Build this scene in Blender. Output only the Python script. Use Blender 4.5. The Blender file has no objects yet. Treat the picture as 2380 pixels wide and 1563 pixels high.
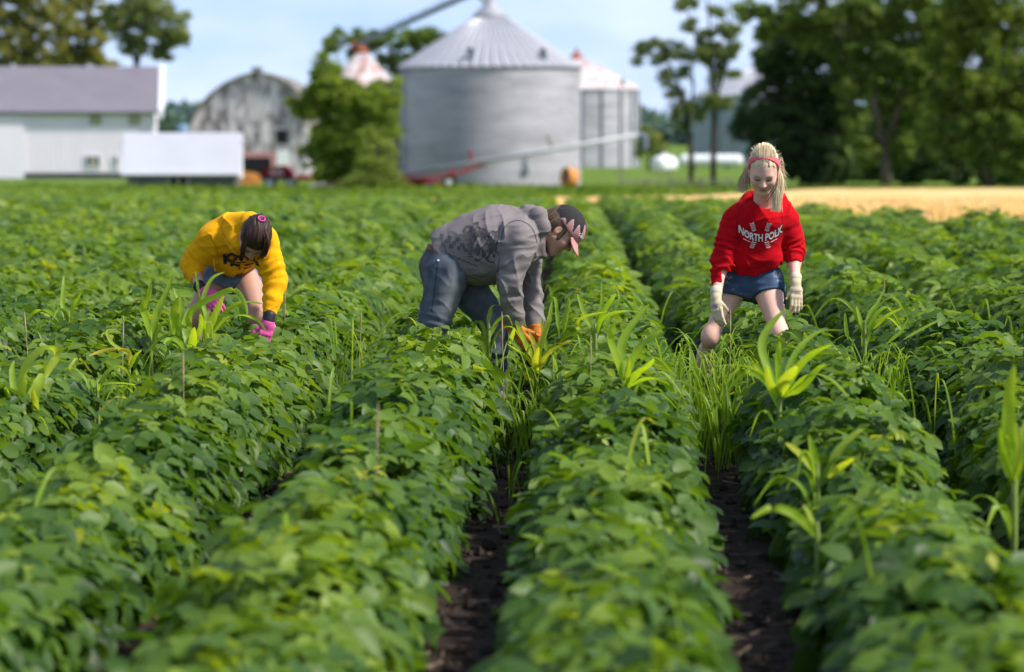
import bpy, math, random
import numpy as np
from mathutils import Vector, Matrix
from mathutils.bvhtree import BVHTree

random.seed(7)
rng = np.random.default_rng(11)
scene = bpy.context.scene
COL = scene.collection
R = math.radians

# ------------------------------------------------------------------ camera
F = 8925.0                      # focal length in units of a 2380 px wide picture
CX, CY = 1190.0, 781.5
CAM = Vector((0, 0, 1.557))
PITCH, YAW = math.atan(475.5 / F), math.atan(135 / F)
cd = bpy.data.cameras.new("camera")
cam = bpy.data.objects.new("camera", cd)
COL.objects.link(cam)
cam.location = CAM
cam.rotation_euler = (math.pi / 2 - PITCH, 0, YAW)
cd.sensor_width = 36
cd.lens = 135
cd.clip_start = 0.5
cd.clip_end = 20000
cd.dof.use_dof = True
cd.dof.focus_distance = 19.3
cd.dof.aperture_fstop = 3.0
cd.dof.aperture_blades = 8
scene.camera = cam

# ------------------------------------------------------------------ light
SUN_EL, SUN_AZ = 45.0, 108.0     # azimuth clockwise from the viewing direction (+Y)
sd = bpy.data.lights.new("sun", 'SUN')
sd.energy = 4.2
sd.angle = R(6)
sd.color = (1.0, 0.95, 0.87)
sun = bpy.data.objects.new("sun", sd)
COL.objects.link(sun)
_s = Vector((math.sin(R(SUN_AZ)) * math.cos(R(SUN_EL)), math.cos(R(SUN_AZ)) * math.cos(R(SUN_EL)), math.sin(R(SUN_EL))))
sun.rotation_euler = (-_s).to_track_quat('-Z', 'Y').to_euler()
sun.location = (20, 0, 30)

world = bpy.data.worlds.new("World")
scene.world = world
world.use_nodes = True
nt = world.node_tree
nt.nodes.clear()
wo = nt.nodes.new('ShaderNodeOutputWorld')
bg = nt.nodes.new('ShaderNodeBackground')
sky = nt.nodes.new('ShaderNodeTexSky')
sky.sky_type = 'NISHITA'
sky.sun_disc = False
sky.sun_elevation = R(SUN_EL)
sky.sun_rotation = R(SUN_AZ)
sky.altitude = 200
sky.air_density = 1.0
sky.dust_density = 0.6
sky.ozone_density = 2.5
tc = nt.nodes.new('ShaderNodeTexCoord')
mp = nt.nodes.new('ShaderNodeVectorMath'); mp.operation = 'ADD'
mp.inputs[1].default_value = (0, 0, 0.11)
nt.links.new(tc.outputs['Generated'], mp.inputs[0])
nt.links.new(mp.outputs[0], sky.inputs['Vector'])
# thin soft clouds
mpp = nt.nodes.new('ShaderNodeMapping'); mpp.inputs['Scale'].default_value = (13, 13, 34)
mpp.inputs['Location'].default_value = (3.1, 1.0, 0.4)
nt.links.new(tc.outputs['Generated'], mpp.inputs['Vector'])
ns = nt.nodes.new('ShaderNodeTexNoise'); ns.inputs['Scale'].default_value = 1.0
ns.inputs['Detail'].default_value = 4; ns.inputs['Roughness'].default_value = 0.5
nt.links.new(mpp.outputs[0], ns.inputs['Vector'])
cr = nt.nodes.new('ShaderNodeValToRGB')
cr.color_ramp.elements[0].position = 0.30; cr.color_ramp.elements[0].color = (0.0, 0.0, 0.0, 1)
cr.color_ramp.elements[1].position = 0.78; cr.color_ramp.elements[1].color = (0.9, 0.9, 0.9, 1)
nt.links.new(ns.outputs['Fac'], cr.inputs['Fac'])
sx = nt.nodes.new('ShaderNodeSeparateXYZ'); nt.links.new(tc.outputs['Generated'], sx.inputs[0])
fd = nt.nodes.new('ShaderNodeMapRange'); fd.inputs[1].default_value = .05; fd.inputs[2].default_value = .35
fd.inputs[3].default_value = 1.0; fd.inputs[4].default_value = .45
nt.links.new(sx.outputs['Z'], fd.inputs[0])
ml = nt.nodes.new('ShaderNodeMath'); ml.operation = 'MULTIPLY'
nt.links.new(cr.outputs['Color'], ml.inputs[0]); nt.links.new(fd.outputs[0], ml.inputs[1])
mx = nt.nodes.new('ShaderNodeMix'); mx.data_type = 'RGBA'
nt.links.new(ml.outputs[0], mx.inputs[0])
# pale blue air towards the horizon
hz = nt.nodes.new('ShaderNodeMix'); hz.data_type = 'RGBA'
hf = nt.nodes.new('ShaderNodeMapRange'); hf.inputs[1].default_value = .0; hf.inputs[2].default_value = .40
hf.inputs[3].default_value = .92; hf.inputs[4].default_value = .15
nt.links.new(sx.outputs['Z'], hf.inputs[0]); nt.links.new(hf.outputs[0], hz.inputs[0])
nt.links.new(sky.outputs['Color'], hz.inputs[6]); hz.inputs[7].default_value = (3.7, 5.3, 8.3, 1)
nt.links.new(hz.outputs[2], mx.inputs[6])
mx.inputs[7].default_value = (7.2, 7.9, 9.2, 1)
nt.links.new(mx.outputs[2], bg.inputs['Color'])
bg.inputs['Strength'].default_value = 0.102
nt.links.new(bg.outputs[0], wo.inputs['Surface'])

scene.view_settings.view_transform = 'Standard'
scene.view_settings.look = 'None'
scene.view_settings.exposure = 0.5
scene.view_settings.gamma = 1
scene.cycles.max_bounces = 8
scene.cycles.transparent_max_bounces = 8
scene.cycles.use_denoising = True
scene.cycles.use_adaptive_sampling = True
scene.cycles.adaptive_threshold = 0.02

# ------------------------------------------------------------------ helpers
RM = cam.rotation_euler.to_matrix()
RMn = np.array(RM)

def at(px, py, Y):
    """world point seen at (px, py) of the 2380 px picture standing at world depth Y"""
    d = RM @ Vector(((px - CX) / F, (CY - py) / F, -1))
    t = Y / d.y
    return CAM + d * t

def project(P):
    q = (P - np.array(CAM)) @ RMn
    return CX + F * q[:, 0] / -q[:, 2], CY - F * q[:, 1] / -q[:, 2]

GY = np.array([-60, 0, 40, 50, 62, 74, 85, 97, 110, 130, 150, 190, 210, 260, 400, 3000, 12000], float)
GZ = np.array([0, 0, 0, -.02, -.1, -.25, -.44, -.63, -.82, -1.05, -1.22, -1.38, -1.45, -1.50, -1.6, -2.5, -6], float)
def zg(Y):
    return np.interp(Y, GY, GZ)
def ground_at(px, Y, dz=0.0):
    p = at(px, 400, Y)
    return Vector((p.x, Y, float(zg(Y)) + dz))

def tag(o, label=None, cat=None, group=None, kind=None):
    if label: o['label'] = label
    if cat: o['category'] = cat
    if group: o['group'] = group
    if kind: o['kind'] = kind
    return o

def empty(name, loc=(0, 0, 0)):
    o = bpy.data.objects.new(name, None)
    o.empty_display_size = 0.2
    COL.objects.link(o)
    o.location = loc
    return o

def link_mesh(name, me, parent=None):
    o = bpy.data.objects.new(name, me)
    COL.objects.link(o)
    if parent is not None:
        o.parent = parent
        bpy.context.view_layer.update()
        o.matrix_parent_inverse = parent.matrix_world.inverted()
    return o

class MB:
    """collects simple shapes and links them as one mesh"""
    def __init__(self): self.v = []; self.f = []
    def add(self, vs, fs):
        n = len(self.v); self.v += [tuple(v) for v in vs]
        self.f += [tuple(i + n for i in f) for f in fs]
    def box(self, lo, hi):
        x0, y0, z0 = lo; x1, y1, z1 = hi
        self.add([(x0,y0,z0),(x1,y0,z0),(x1,y1,z0),(x0,y1,z0),(x0,y0,z1),(x1,y0,z1),(x1,y1,z1),(x0,y1,z1)],
                 [(3,2,1,0),(4,5,6,7),(0,1,5,4),(1,2,6,5),(2,3,7,6),(3,0,4,7)])
    def slab(self, pts, th):
        """a polygon (list of 3d points) thickened along its normal, downwards"""
        P = [Vector(p) for p in pts]
        n = (P[1]-P[0]).cross(P[2]-P[0]).normalized()
        Q = [p - n*th for p in P]; k = len(P)
        self.add(P+Q, [tuple(range(k)), tuple(range(2*k-1, k-1, -1))] + [(i, i+k, (i+1)%k+k, (i+1)%k) for i in range(k)])
    def tube(self, pts, rs, n=8, cap=True):
        pts = [Vector(p) for p in pts]
        if not hasattr(rs, '__len__'): rs = [rs]*len(pts)
        base = len(self.v); up = None
        for i, p in enumerate(pts):
            t = (pts[min(i+1, len(pts)-1)] - pts[max(i-1, 0)]).normalized()
            if up is None:
                up = Vector((0,0,1)) if abs(t.z) < .9 else Vector((1,0,0))
            a = t.cross(up).normalized(); b = a.cross(t).normalized(); up = b
            for j in range(n):
                w = 2*math.pi*j/n
                self.v.append(tuple(p + a*math.cos(w)*rs[i] + b*math.sin(w)*rs[i]))
        for i in range(len(pts)-1):
            for j in range(n):
                j2 = (j+1) % n
                self.f.append((base+i*n+j, base+i*n+j2, base+(i+1)*n+j2, base+(i+1)*n+j))
        if cap:
            self.f.append(tuple(base+j for j in range(n-1, -1, -1)))
            self.f.append(tuple(base+(len(pts)-1)*n+j for j in range(n)))
    def lathe(self, c, prof, n=48, a0=0.0, wob=None):
        """prof: list of (r, z) around the vertical axis at c"""
        base = len(self.v); m = len(prof)
        for r, z in prof:
            for j in range(n):
                w = 2*math.pi*j/n + a0
                rr = r if wob is None else r + wob(j, r, z)
                self.v.append((c[0]+rr*math.cos(w), c[1]+rr*math.sin(w), c[2]+z))
        for i in range(m-1):
            for j in range(n):
                j2 = (j+1) % n
                self.f.append((base+i*n+j, base+i*n+j2, base+(i+1)*n+j2, base+(i+1)*n+j))
    def build(self, name, mat, parent=None, smooth=False):
        me = bpy.data.meshes.new(name)
        me.from_pydata(self.v, [], self.f)
        if smooth: me.polygons.foreach_set('use_smooth', [True]*len(me.polygons))
        me.materials.append(mat)
        return link_mesh(name, me, parent)

def np_mesh(name, V, faces_flat, sizes, mat, parent=None, attrs=None, smooth=True):
    """fast mesh from numpy; sizes = loops per face; attrs = {name: per-vertex float or rgb}"""
    me = bpy.data.meshes.new(name)
    V = np.asarray(V, dtype=np.float32); sizes = np.asarray(sizes, dtype=np.int32)
    me.vertices.add(len(V)); me.vertices.foreach_set('co', V.ravel())
    me.loops.add(len(faces_flat)); me.loops.foreach_set('vertex_index', np.asarray(faces_flat, dtype=np.int32))
    me.polygons.add(len(sizes))
    st = np.zeros(len(sizes), dtype=np.int32); st[1:] = np.cumsum(sizes)[:-1]
    me.polygons.foreach_set('loop_start', st)
    try: me.polygons.foreach_set('loop_total', sizes)
    except Exception: pass
    me.polygons.foreach_set('use_smooth', np.full(len(sizes), smooth, dtype=bool))
    if attrs:
        for k, a in attrs.items():
            a = np.asarray(a, dtype=np.float32)
            if a.ndim == 1:
                at_ = me.attributes.new(k, 'FLOAT', 'POINT'); at_.data.foreach_set('value', a)
            else:
                at_ = me.attributes.new(k, 'FLOAT_COLOR', 'POINT')
                at_.data.foreach_set('color', np.concatenate([a, np.ones((len(a), 1), np.float32)], 1).ravel())
    me.update(calc_edges=True)
    me.validate()
    for m in (mat if isinstance(mat, (list, tuple)) else [mat]): me.materials.append(m)
    return link_mesh(name, me, parent)

# ------------------------------------------------------------------ materials
def new_mat(name):
    m = bpy.data.materials.new(name); m.use_nodes = True
    n = m.node_tree; b = n.nodes['Principled BSDF']
    return m, n, b

def mat(name, col, rough=.8, metal=0.0, noise=0.0, nscale=3.0, col2=None, bump=0.0, bscale=None, stretch=(1,1,1), spec=.3, detail=5, lo=.35, hi=.65):
    m, n, b = new_mat(name)
    b.inputs['Roughness'].default_value = rough
    b.inputs['Metallic'].default_value = metal
    b.inputs['Specular IOR Level'].default_value = spec
    b.inputs['Base Color'].default_value = (*col, 1)
    if noise > 0 or col2 or bump > 0:
        t = n.nodes.new('ShaderNodeTexCoord'); mpn = n.nodes.new('ShaderNodeMapping')
        mpn.inputs['Scale'].default_value = stretch
        n.links.new(t.outputs['Object'], mpn.inputs['Vector'])
        x = n.nodes.new('ShaderNodeTexNoise'); x.inputs['Scale'].default_value = nscale
        x.inputs['Detail'].default_value = detail; x.inputs['Roughness'].default_value = .6
        n.links.new(mpn.outputs[0], x.inputs['Vector'])
        if noise > 0 or col2:
            r = n.nodes.new('ShaderNodeValToRGB')
            c2 = col2 if col2 else tuple(c*(1-noise) for c in col)
            r.color_ramp.elements[0].position = lo; r.color_ramp.elements[1].position = hi
            r.color_ramp.elements[0].color = (*c2, 1); r.color_ramp.elements[1].color = (*col, 1)
            n.links.new(x.outputs['Fac'], r.inputs['Fac'])
            n.links.new(r.outputs[0], b.inputs['Base Color'])
        if bump > 0:
            x2 = n.nodes.new('ShaderNodeTexNoise'); x2.inputs['Scale'].default_value = bscale or nscale*6
            x2.inputs['Detail'].default_value = 3
            n.links.new(mpn.outputs[0], x2.inputs['Vector'])
            bp = n.nodes.new('ShaderNodeBump'); bp.inputs['Strength'].default_value = bump
            bp.inputs['Distance'].default_value = .01
            n.links.new(x2.outputs['Fac'], bp.inputs['Height']); n.links.new(bp.outputs[0], b.inputs['Normal'])
    return m

def leaf_mat(name, stops, trans=.35, rough=.45, spec=.4, under=1.0):
    """foliage: colour ramp over the per-leaf 'tint' attribute, part of the light passes through"""
    m, n, b = new_mat(name)
    a = n.nodes.new('ShaderNodeAttribute'); a.attribute_name = 'tint'
    r = n.nodes.new('ShaderNodeValToRGB')
    el = r.color_ramp.elements
    while len(el) < len(stops): el.new(.5)
    for e, (p, c) in zip(el, stops): e.position = p; e.color = (*c, 1)
    n.links.new(a.outputs['Fac'], r.inputs['Fac'])
    b.inputs['Roughness'].default_value = rough
    b.inputs['Specular IOR Level'].default_value = spec
    n.links.new(r.outputs[0], b.inputs['Base Color'])
    tr = n.nodes.new('ShaderNodeBsdfTranslucent')
    hs = n.nodes.new('ShaderNodeMix'); hs.data_type = 'RGBA'; hs.blend_type = 'MULTIPLY'; hs.inputs[0].default_value = 1
    hs.inputs[7].default_value = (1.9, 1.75, .45, 1)
    n.links.new(r.outputs[0], hs.inputs[6]); n.links.new(hs.outputs[2], tr.inputs['Color'])
    mx = n.nodes.new('ShaderNodeMixShader'); mx.inputs[0].default_value = trans
    n.links.new(b.outputs[0], mx.inputs[1]); n.links.new(tr.outputs[0], mx.inputs[2])
    n.links.new(mx.outputs[0], n.nodes['Material Output'].inputs['Surface'])
    return m

def vcol_mat(name, rough=.85, spec=.2, bump=0.0, bscale=60, sheen=0.0, mottling=0.0, mscale=9, sss=0.0):
    m, n, b = new_mat(name)
    a = n.nodes.new('ShaderNodeAttribute'); a.attribute_name = 'Col'
    b.inputs['Roughness'].default_value = rough
    b.inputs['Specular IOR Level'].default_value = spec
    b.inputs['Sheen Weight'].default_value = sheen
    if sss:
        b.inputs['Subsurface Weight'].default_value = sss
        b.inputs['Subsurface Radius'].default_value = (.012, .005, .003)
        b.inputs['Subsurface Scale'].default_value = 1
    t = n.nodes.new('ShaderNodeTexCoord')
    if mottling:
        x = n.nodes.new('ShaderNodeTexNoise'); x.inputs['Scale'].default_value = mscale; x.inputs['Detail'].default_value = 5
        n.links.new(t.outputs['Object'], x.inputs['Vector'])
        mr = n.nodes.new('ShaderNodeMapRange'); mr.inputs[1].default_value = .3; mr.inputs[2].default_value = .7
        mr.inputs[3].default_value = 1-mottling; mr.inputs[4].default_value = 1+mottling
        n.links.new(x.outputs['Fac'], mr.inputs[0])
        mu = n.nodes.new('ShaderNodeMix'); mu.data_type = 'RGBA'; mu.blend_type = 'MULTIPLY'; mu.inputs[0].default_value = 1
        n.links.new(a.outputs['Color'], mu.inputs[6]); n.links.new(mr.outputs[0], mu.inputs[7])
        n.links.new(mu.outputs[2], b.inputs['Base Color'])
    else:
        n.links.new(a.outputs['Color'], b.inputs['Base Color'])
    if bump:
        x2 = n.nodes.new('ShaderNodeTexNoise'); x2.inputs['Scale'].default_value = bscale; x2.inputs['Detail'].default_value = 3
        n.links.new(t.outputs['Object'], x2.inputs['Vector'])
        bp = n.nodes.new('ShaderNodeBump'); bp.inputs['Strength'].default_value = bump; bp.inputs['Distance'].default_value = .004
        n.links.new(x2.outputs['Fac'], bp.inputs['Height']); n.links.new(bp.outputs[0], b.inputs['Normal'])
    return m

# value noise on a wrapped lattice
_lat = np.random.default_rng(5).random((48, 48, 48)).astype(np.float32)
def noise3(P):
    P = np.asarray(P, dtype=np.float32)
    i = np.floor(P).astype(np.int64); f = P - i; f = f*f*(3-2*f)
    i0 = i % 48; i1 = (i+1) % 48
    x0, y0, z0 = i0[..., 0], i0[..., 1], i0[..., 2]; x1, y1, z1 = i1[..., 0], i1[..., 1], i1[..., 2]
    fx, fy, fz = f[..., 0], f[..., 1], f[..., 2]
    L = _lat
    a = L[x0,y0,z0]*(1-fx)+L[x1,y0,z0]*fx; b = L[x0,y1,z0]*(1-fx)+L[x1,y1,z0]*fx
    c = L[x0,y0,z1]*(1-fx)+L[x1,y0,z1]*fx; d = L[x0,y1,z1]*(1-fx)+L[x1,y1,z1]*fx
    return (a*(1-fy)+b*fy)*(1-fz) + (c*(1-fy)+d*fy)*fz
# ================================================================== ground and fields
EDGE_X = np.array([-60, -40, -24, -12, -5, .65, 2.3, 3.0, 3.8, 6.1, 9, 60], float)
EDGE_Y = np.array([185, 178, 162, 135, 114, 110, 106, 84, 62, 53, 50, 48], float)
def soy_edge(X): return np.interp(X, EDGE_X, EDGE_Y)

def grid_sheet(name, xs, ys, zf, m, kind='structure'):
    X, Y = np.meshgrid(xs, ys)
    V = np.stack([X, Y, zf(X, Y)], -1).reshape(-1, 3)
    nx, ny = len(xs), len(ys)
    idx = np.arange(nx*ny).reshape(ny, nx)
    q = np.stack([idx[:-1, :-1], idx[:-1, 1:], idx[1:, 1:], idx[1:, :-1]], -1).reshape(-1, 4)
    o = np_mesh(name, V, q.ravel(), np.full(len(q), 4), m)
    tag(o, kind=kind)
    return o

def ground_material():
    m, n, b = new_mat("ground")
    b.inputs['Roughness'].default_value = .95; b.inputs['Specular IOR Level'].default_value = .1
    t = n.nodes.new('ShaderNodeTexCoord')
    def nz(sc, det=6):
        x = n.nodes.new('ShaderNodeTexNoise'); x.inputs['Scale'].default_value = sc; x.inputs['Detail'].default_value = det
        x.inputs['Roughness'].default_value = .65
        n.links.new(t.outputs['Object'], x.inputs['Vector']); return x
    def ramp(src, stops):
        r = n.nodes.new('ShaderNodeValToRGB'); el = r.color_ramp.elements
        while len(el) < len(stops): el.new(.5)
        for e, (p, c) in zip(el, stops): e.position = p; e.color = (*c, 1)
        n.links.new(src, r.inputs['Fac']); return r
    soil = ramp(nz(9).outputs['Fac'], [(.3, (.020, .013, .010)), (.55, (.05, .034, .026)), (.75, (.10, .07, .052))])
    grass = ramp(nz(.35).outputs['Fac'], [(.3, (.07, .13, .018)), (.5, (.12, .20, .022)), (.7, (.20, .24, .06))])
    dirt = ramp(nz(.9).outputs['Fac'], [(.3, (.22, .19, .13)), (.7, (.38, .33, .24))])
    at_ = n.nodes.new('ShaderNodeAttribute'); at_.attribute_name = 'zone'
    m1 = n.nodes.new('ShaderNodeMix'); m1.data_type = 'RGBA'
    c1 = n.nodes.new('ShaderNodeMapRange'); c1.inputs[1].default_value = .3; c1.inputs[2].default_value = .7
    n.links.new(at_.outputs['Fac'], c1.inputs[0]); n.links.new(c1.outputs[0], m1.inputs[0])
    n.links.new(soil.outputs[0], m1.inputs[6]); n.links.new(grass.outputs[0], m1.inputs[7])
    m2 = n.nodes.new('ShaderNodeMix'); m2.data_type = 'RGBA'
    c2 = n.nodes.new('ShaderNodeMapRange'); c2.inputs[1].default_value = 1.3; c2.inputs[2].default_value = 1.7
    n.links.new(at_.outputs['Fac'], c2.inputs[0]); n.links.new(c2.outputs[0], m2.inputs[0])
    n.links.new(m1.outputs[2], m2.inputs[6]); n.links.new(dirt.outputs[0], m2.inputs[7])
    n.links.new(m2.outputs[2], b.inputs['Base Color'])
    x2 = nz(24, 8)
    bp = n.nodes.new('ShaderNodeBump'); bp.inputs['Strength'].default_value = .8; bp.inputs['Distance'].default_value = .03
    n.links.new(x2.outputs['Fac'], bp.inputs['Height']); n.links.new(bp.outputs[0], b.inputs['Normal'])
    return m

xs = np.unique(np.concatenate([np.linspace(-3000, -80, 20), np.linspace(-80, 60, 141), np.linspace(60, 3000, 20)]))
ys = np.unique(np.concatenate([np.linspace(-60, 6, 8), np.linspace(6, 30, 25), np.linspace(30, 400, 186), np.linspace(400, 9000, 30)]))
gX, gY = np.meshgrid(xs, ys)
ground = grid_sheet('ground', xs, ys, lambda X, Y: zg(Y), ground_material())
zone = np.where(gY > soy_edge(gX) - .5, 1.0, 0.0)
# a pale bare yard in front of the weathered barn
px_x = lambda px, Y: at(px, 400, Y).x
zone = np.where((gX > px_x(545, 204)) & (gX < px_x(800, 204)) & (gY > 199) & (gY < 212), 2.0, zone)
a_ = ground.data.attributes.new('zone', 'FLOAT', 'POINT'); a_.data.foreach_set('value', zone.ravel().astype(np.float32))

# straw-coloured stubble field beyond the beans
WX = np.concatenate([np.linspace(-5.5, 12, 71), np.linspace(12.5, 62, 50)])
def far_edge(X): return np.interp(X, [-6, 5, 12, 60], [150, 158, 187, 195])
def wheat():
    T = np.linspace(0, 1, 240)
    X = np.repeat(WX[None, :], len(T), 0)
    Y0, Y1 = soy_edge(WX) + .9, far_edge(WX)
    Y = Y0[None, :] + (Y1 - Y0)[None, :]*T[:, None]
    Z = zg(Y) + .15 + .05*noise3(np.stack([X*2.3, Y*2.3, X*0], -1)) - .02
    edge = np.minimum(T, 1-T)[:, None]
    Z = np.where(edge <= 0, zg(Y) - .02, Z)
    V = np.stack([X, Y, Z], -1).reshape(-1, 3)
    ny, nx = X.shape; idx = np.arange(nx*ny).reshape(ny, nx)
    q = np.stack([idx[:-1, :-1], idx[:-1, 1:], idx[1:, 1:], idx[1:, :-1]], -1).reshape(-1, 4)
    m = mat('straw', (.80, .56, .24), .9, noise=.25, nscale=.5, col2=(.68, .45, .16), bump=.6, bscale=30, stretch=(1, .4, 1))
    o = np_mesh('wheat_field', V, q.ravel(), np.full(len(q), 4), m)
    tag(o, 'ripe golden grain field beyond the green bean rows', kind='structure')
    # ears and straws standing along the near part
    n = 26000
    yy = 46 + (150-46)*rng.random(n)**1.5; xx = rng.random(n)*26 - 5
    k = (yy > soy_edge(xx) + .9) & (yy < far_edge(xx)); xx, yy = xx[k], yy[k]; n = len(xx)
    h = .10 + .08*rng.random(n); w = .012 + .01*rng.random(n); a = rng.random(n)*6.28
    dx, dy = np.cos(a)*w, np.sin(a)*w
    lx, ly = rng.normal(0, .05, n), rng.normal(0, .05, n)
    z = zg(yy) + .1
    V = np.stack([np.stack([xx-dx, yy-dy, z], -1), np.stack([xx+dx, yy+dy, z], -1), np.stack([xx+lx+dx, yy+ly+dy, z+h], -1), np.stack([xx+lx-dx, yy+ly-dy, z+h], -1)], 1).reshape(-1, 3)
    o = np_mesh('wheat_stalks', V, np.arange(4*n), np.full(n, 4), m, smooth=False)
    tag(o, 'golden ripe stalks standing in the grain field', 'grain', kind='stuff')
wheat()

# ------------------------------------------------------------------ soybean leaves
ROW = 0.90
def bend(Y):                       # the rows swing a little to the left near the camera
    return -0.085*np.clip((19-Y)/8, 0, 3)**1.5

# leaflet templates: local x along the leaflet, y across, z up
def leaflet_template(kind):
    if kind == 0:
        mx_ = [0, .12, .42, .75, 1.0]
        sx, sy = [.08, .38, .76], [.20, .36, .25]
        V = [(x, 0, 0) for x in mx_]
        V += [(x, y, .10) for x, y in zip(sx, sy)] + [(x, -y, .10) for x, y in zip(sx, sy)]
        Fc = [(0, 1, 5), (1, 2, 6, 5), (2, 3, 7, 6), (3, 4, 7), (0, 8, 1), (1, 8, 9, 2), (2, 9, 10, 3), (3, 10, 4)]
        return np.array(V), Fc
    if kind == 1:
        V = [(0, 0, 0), (.35, .30, .06), (.75, .22, .03), (1, 0, 0), (.75, -.22, .03), (.35, -.30, .06)]
        return np.array(V), [(0, 3, 2, 1), (0, 5, 4, 3)]
    V = [(0, 0, 0), (.5, .34, 0), (1, 0, 0), (.5, -.34, 0)]
    return np.array(V), [(0, 3, 2, 1)]

def unit(a): return a/np.maximum(np.linalg.norm(a, axis=-1, keepdims=True), 1e-9)

def place_leaflets(P, D, N, L, tint, kind, droop):
    """P base, D direction, N normal, L length -> arrays"""
    T, Fc = leaflet_template(kind)
    D = unit(D); B = unit(np.cross(N, D)); N = unit(np.cross(D, B))
    x = T[:, 0][None, :]; y = T[:, 1][None, :]; z = T[:, 2][None, :]
    zz = z*1.0 - droop[:, None]*(x**2) - .12*0
    V = (P[:, None, :] + L[:, None, None]*(D[:, None, :]*x[..., None] + B[:, None, :]*y[..., None] + N[:, None, :]*zz[..., None]))
    n, k = V.shape[:2]
    flat = np.concatenate([np.array(f) for f in Fc]); sz = np.array([len(f) for f in Fc])
    idx = (flat[None, :] + (np.arange(n)*k)[:, None]).ravel()
    return V.reshape(-1, 3), idx, np.tile(sz, n), np.repeat(tint, k)

def merge(parts):
    Vs, Is, Ss, Ts = [], [], [], []; off = 0
    for V, I, S, T in parts:
        Vs.append(V); Is.append(I+off); Ss.append(S); Ts.append(T); off += len(V)
    return np.concatenate(Vs), np.concatenate(Is), np.concatenate(Ss), np.concatenate(Ts)

def smooth_(x, a, b): t = np.clip((x-a)/(b-a), 0, 1); return t*t*(3-2*t)

def soy_section(xc, y0, y1, per_m, size, kind, tri):
    """leaves of one row between y0 and y1"""
    n = int((y1-y0)*per_m)
    if n < 3: return None
    y = y0 + (y1-y0)*rng.random(n)
    vis = (y < soy_edge(xc + 0*y) - .1)
    y = y[vis]; n = len(y)
    if n < 3: return None
    px0 = 1325 + F*xc/y
    keep = (px0 > -160 - 900*10/y) & (px0 < 2540 + 900*10/y)
    y = y[keep]; n = len(y)
    if n < 3: return None
    ph = xc*7.3
    wv = noise3(np.stack([y*1.6, 0*y+ph, 0*y], -1)); wv2 = noise3(np.stack([y*4.2, 0*y+ph+9, 0*y+3], -1))
    wv3 = noise3(np.stack([y*9, 0*y+ph+5, 0*y+xc], -1))
    nearp = smooth_(y, 12.5, 17.5)*(1-.6*smooth_(y, 24, 44))
    H = .375 + .155*nearp + .12*(wv-.5) + .14*(wv2-.5) + .07*(wv3-.5)
    Wd = (.285 if kind < 2 else .225) + .040*nearp + .11*(noise3(np.stack([y*2.1, 0*y+ph+20, 0*y], -1))-.5)
    u = np.sign(rng.random(n)-.5)*rng.random(n)**.8
    s = 1 - .42*rng.random(n)**1.7
    ang = u*1.62
    # rounded hump, fuller at the shoulders
    cx = np.sin(ang)*Wd*s
    cz = np.maximum(np.cos(ang), 0)**.78*(H-.06)*s + .06*s
    if kind == 2: cz += .16*(noise3(np.stack([y*.8, 0*y+ph, 0*y+2], -1))-.5)
    cz += rng.normal(0, .02, n) + np.where(rng.random(n) < .06, .05*rng.random(n), 0)
    nx = np.sin(ang)*.8; nzv = np.cos(ang)*.9+.55
    N = np.stack([nx, -.12+0*nx, nzv], -1) + rng.normal(0, .40, (n, 3))
    N = unit(N)
    side = np.where(np.abs(u) < .25, rng.normal(0, 1, n), np.sign(u))
    D = np.stack([side*(.55+.5*np.abs(u)), rng.normal(-.1, .85, n), -.25-.75*np.abs(u)], -1)
    D = D - N*np.sum(D*N, -1, keepdims=True)
    D = unit(D)
    P = np.stack([xc + bend(y) + cx, y, zg(y) + cz], -1)
    L = size*(.6 + .65*rng.random(n))
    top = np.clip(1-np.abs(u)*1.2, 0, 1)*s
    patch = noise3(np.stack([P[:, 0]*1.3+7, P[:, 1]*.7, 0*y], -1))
    tint = np.clip(.20 + .32*rng.random(n) - .14*np.clip(np.abs(u)-.35, 0, 1) + .26*top*rng.random(n) + .30*(patch-.5), 0, 1)  # flanks darkened, tops brightened: shade put into tint, beside older lower leaves
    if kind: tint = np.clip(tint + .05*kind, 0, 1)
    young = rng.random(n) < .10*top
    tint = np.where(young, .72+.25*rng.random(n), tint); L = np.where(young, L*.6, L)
    out = []
    if tri:
        B = np.cross(N, D)
        for sgn in (0, 1, -1):
            c, sn = (1, 0) if sgn == 0 else (math.cos(1.22), math.sin(1.22)*sgn)
            d = D*c + B*sn
            Nn = unit(N + rng.normal(0, .16, (n, 3)) + (.18*d if sgn else 0))
            d = unit(d - Nn*np.sum(d*Nn, -1, keepdims=True))
            off = P + D*(.012 if sgn == 0 else 0)
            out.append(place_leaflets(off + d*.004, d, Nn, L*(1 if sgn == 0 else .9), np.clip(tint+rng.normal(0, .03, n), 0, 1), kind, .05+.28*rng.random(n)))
    else:
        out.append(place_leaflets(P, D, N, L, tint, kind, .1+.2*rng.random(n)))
    return out

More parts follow.
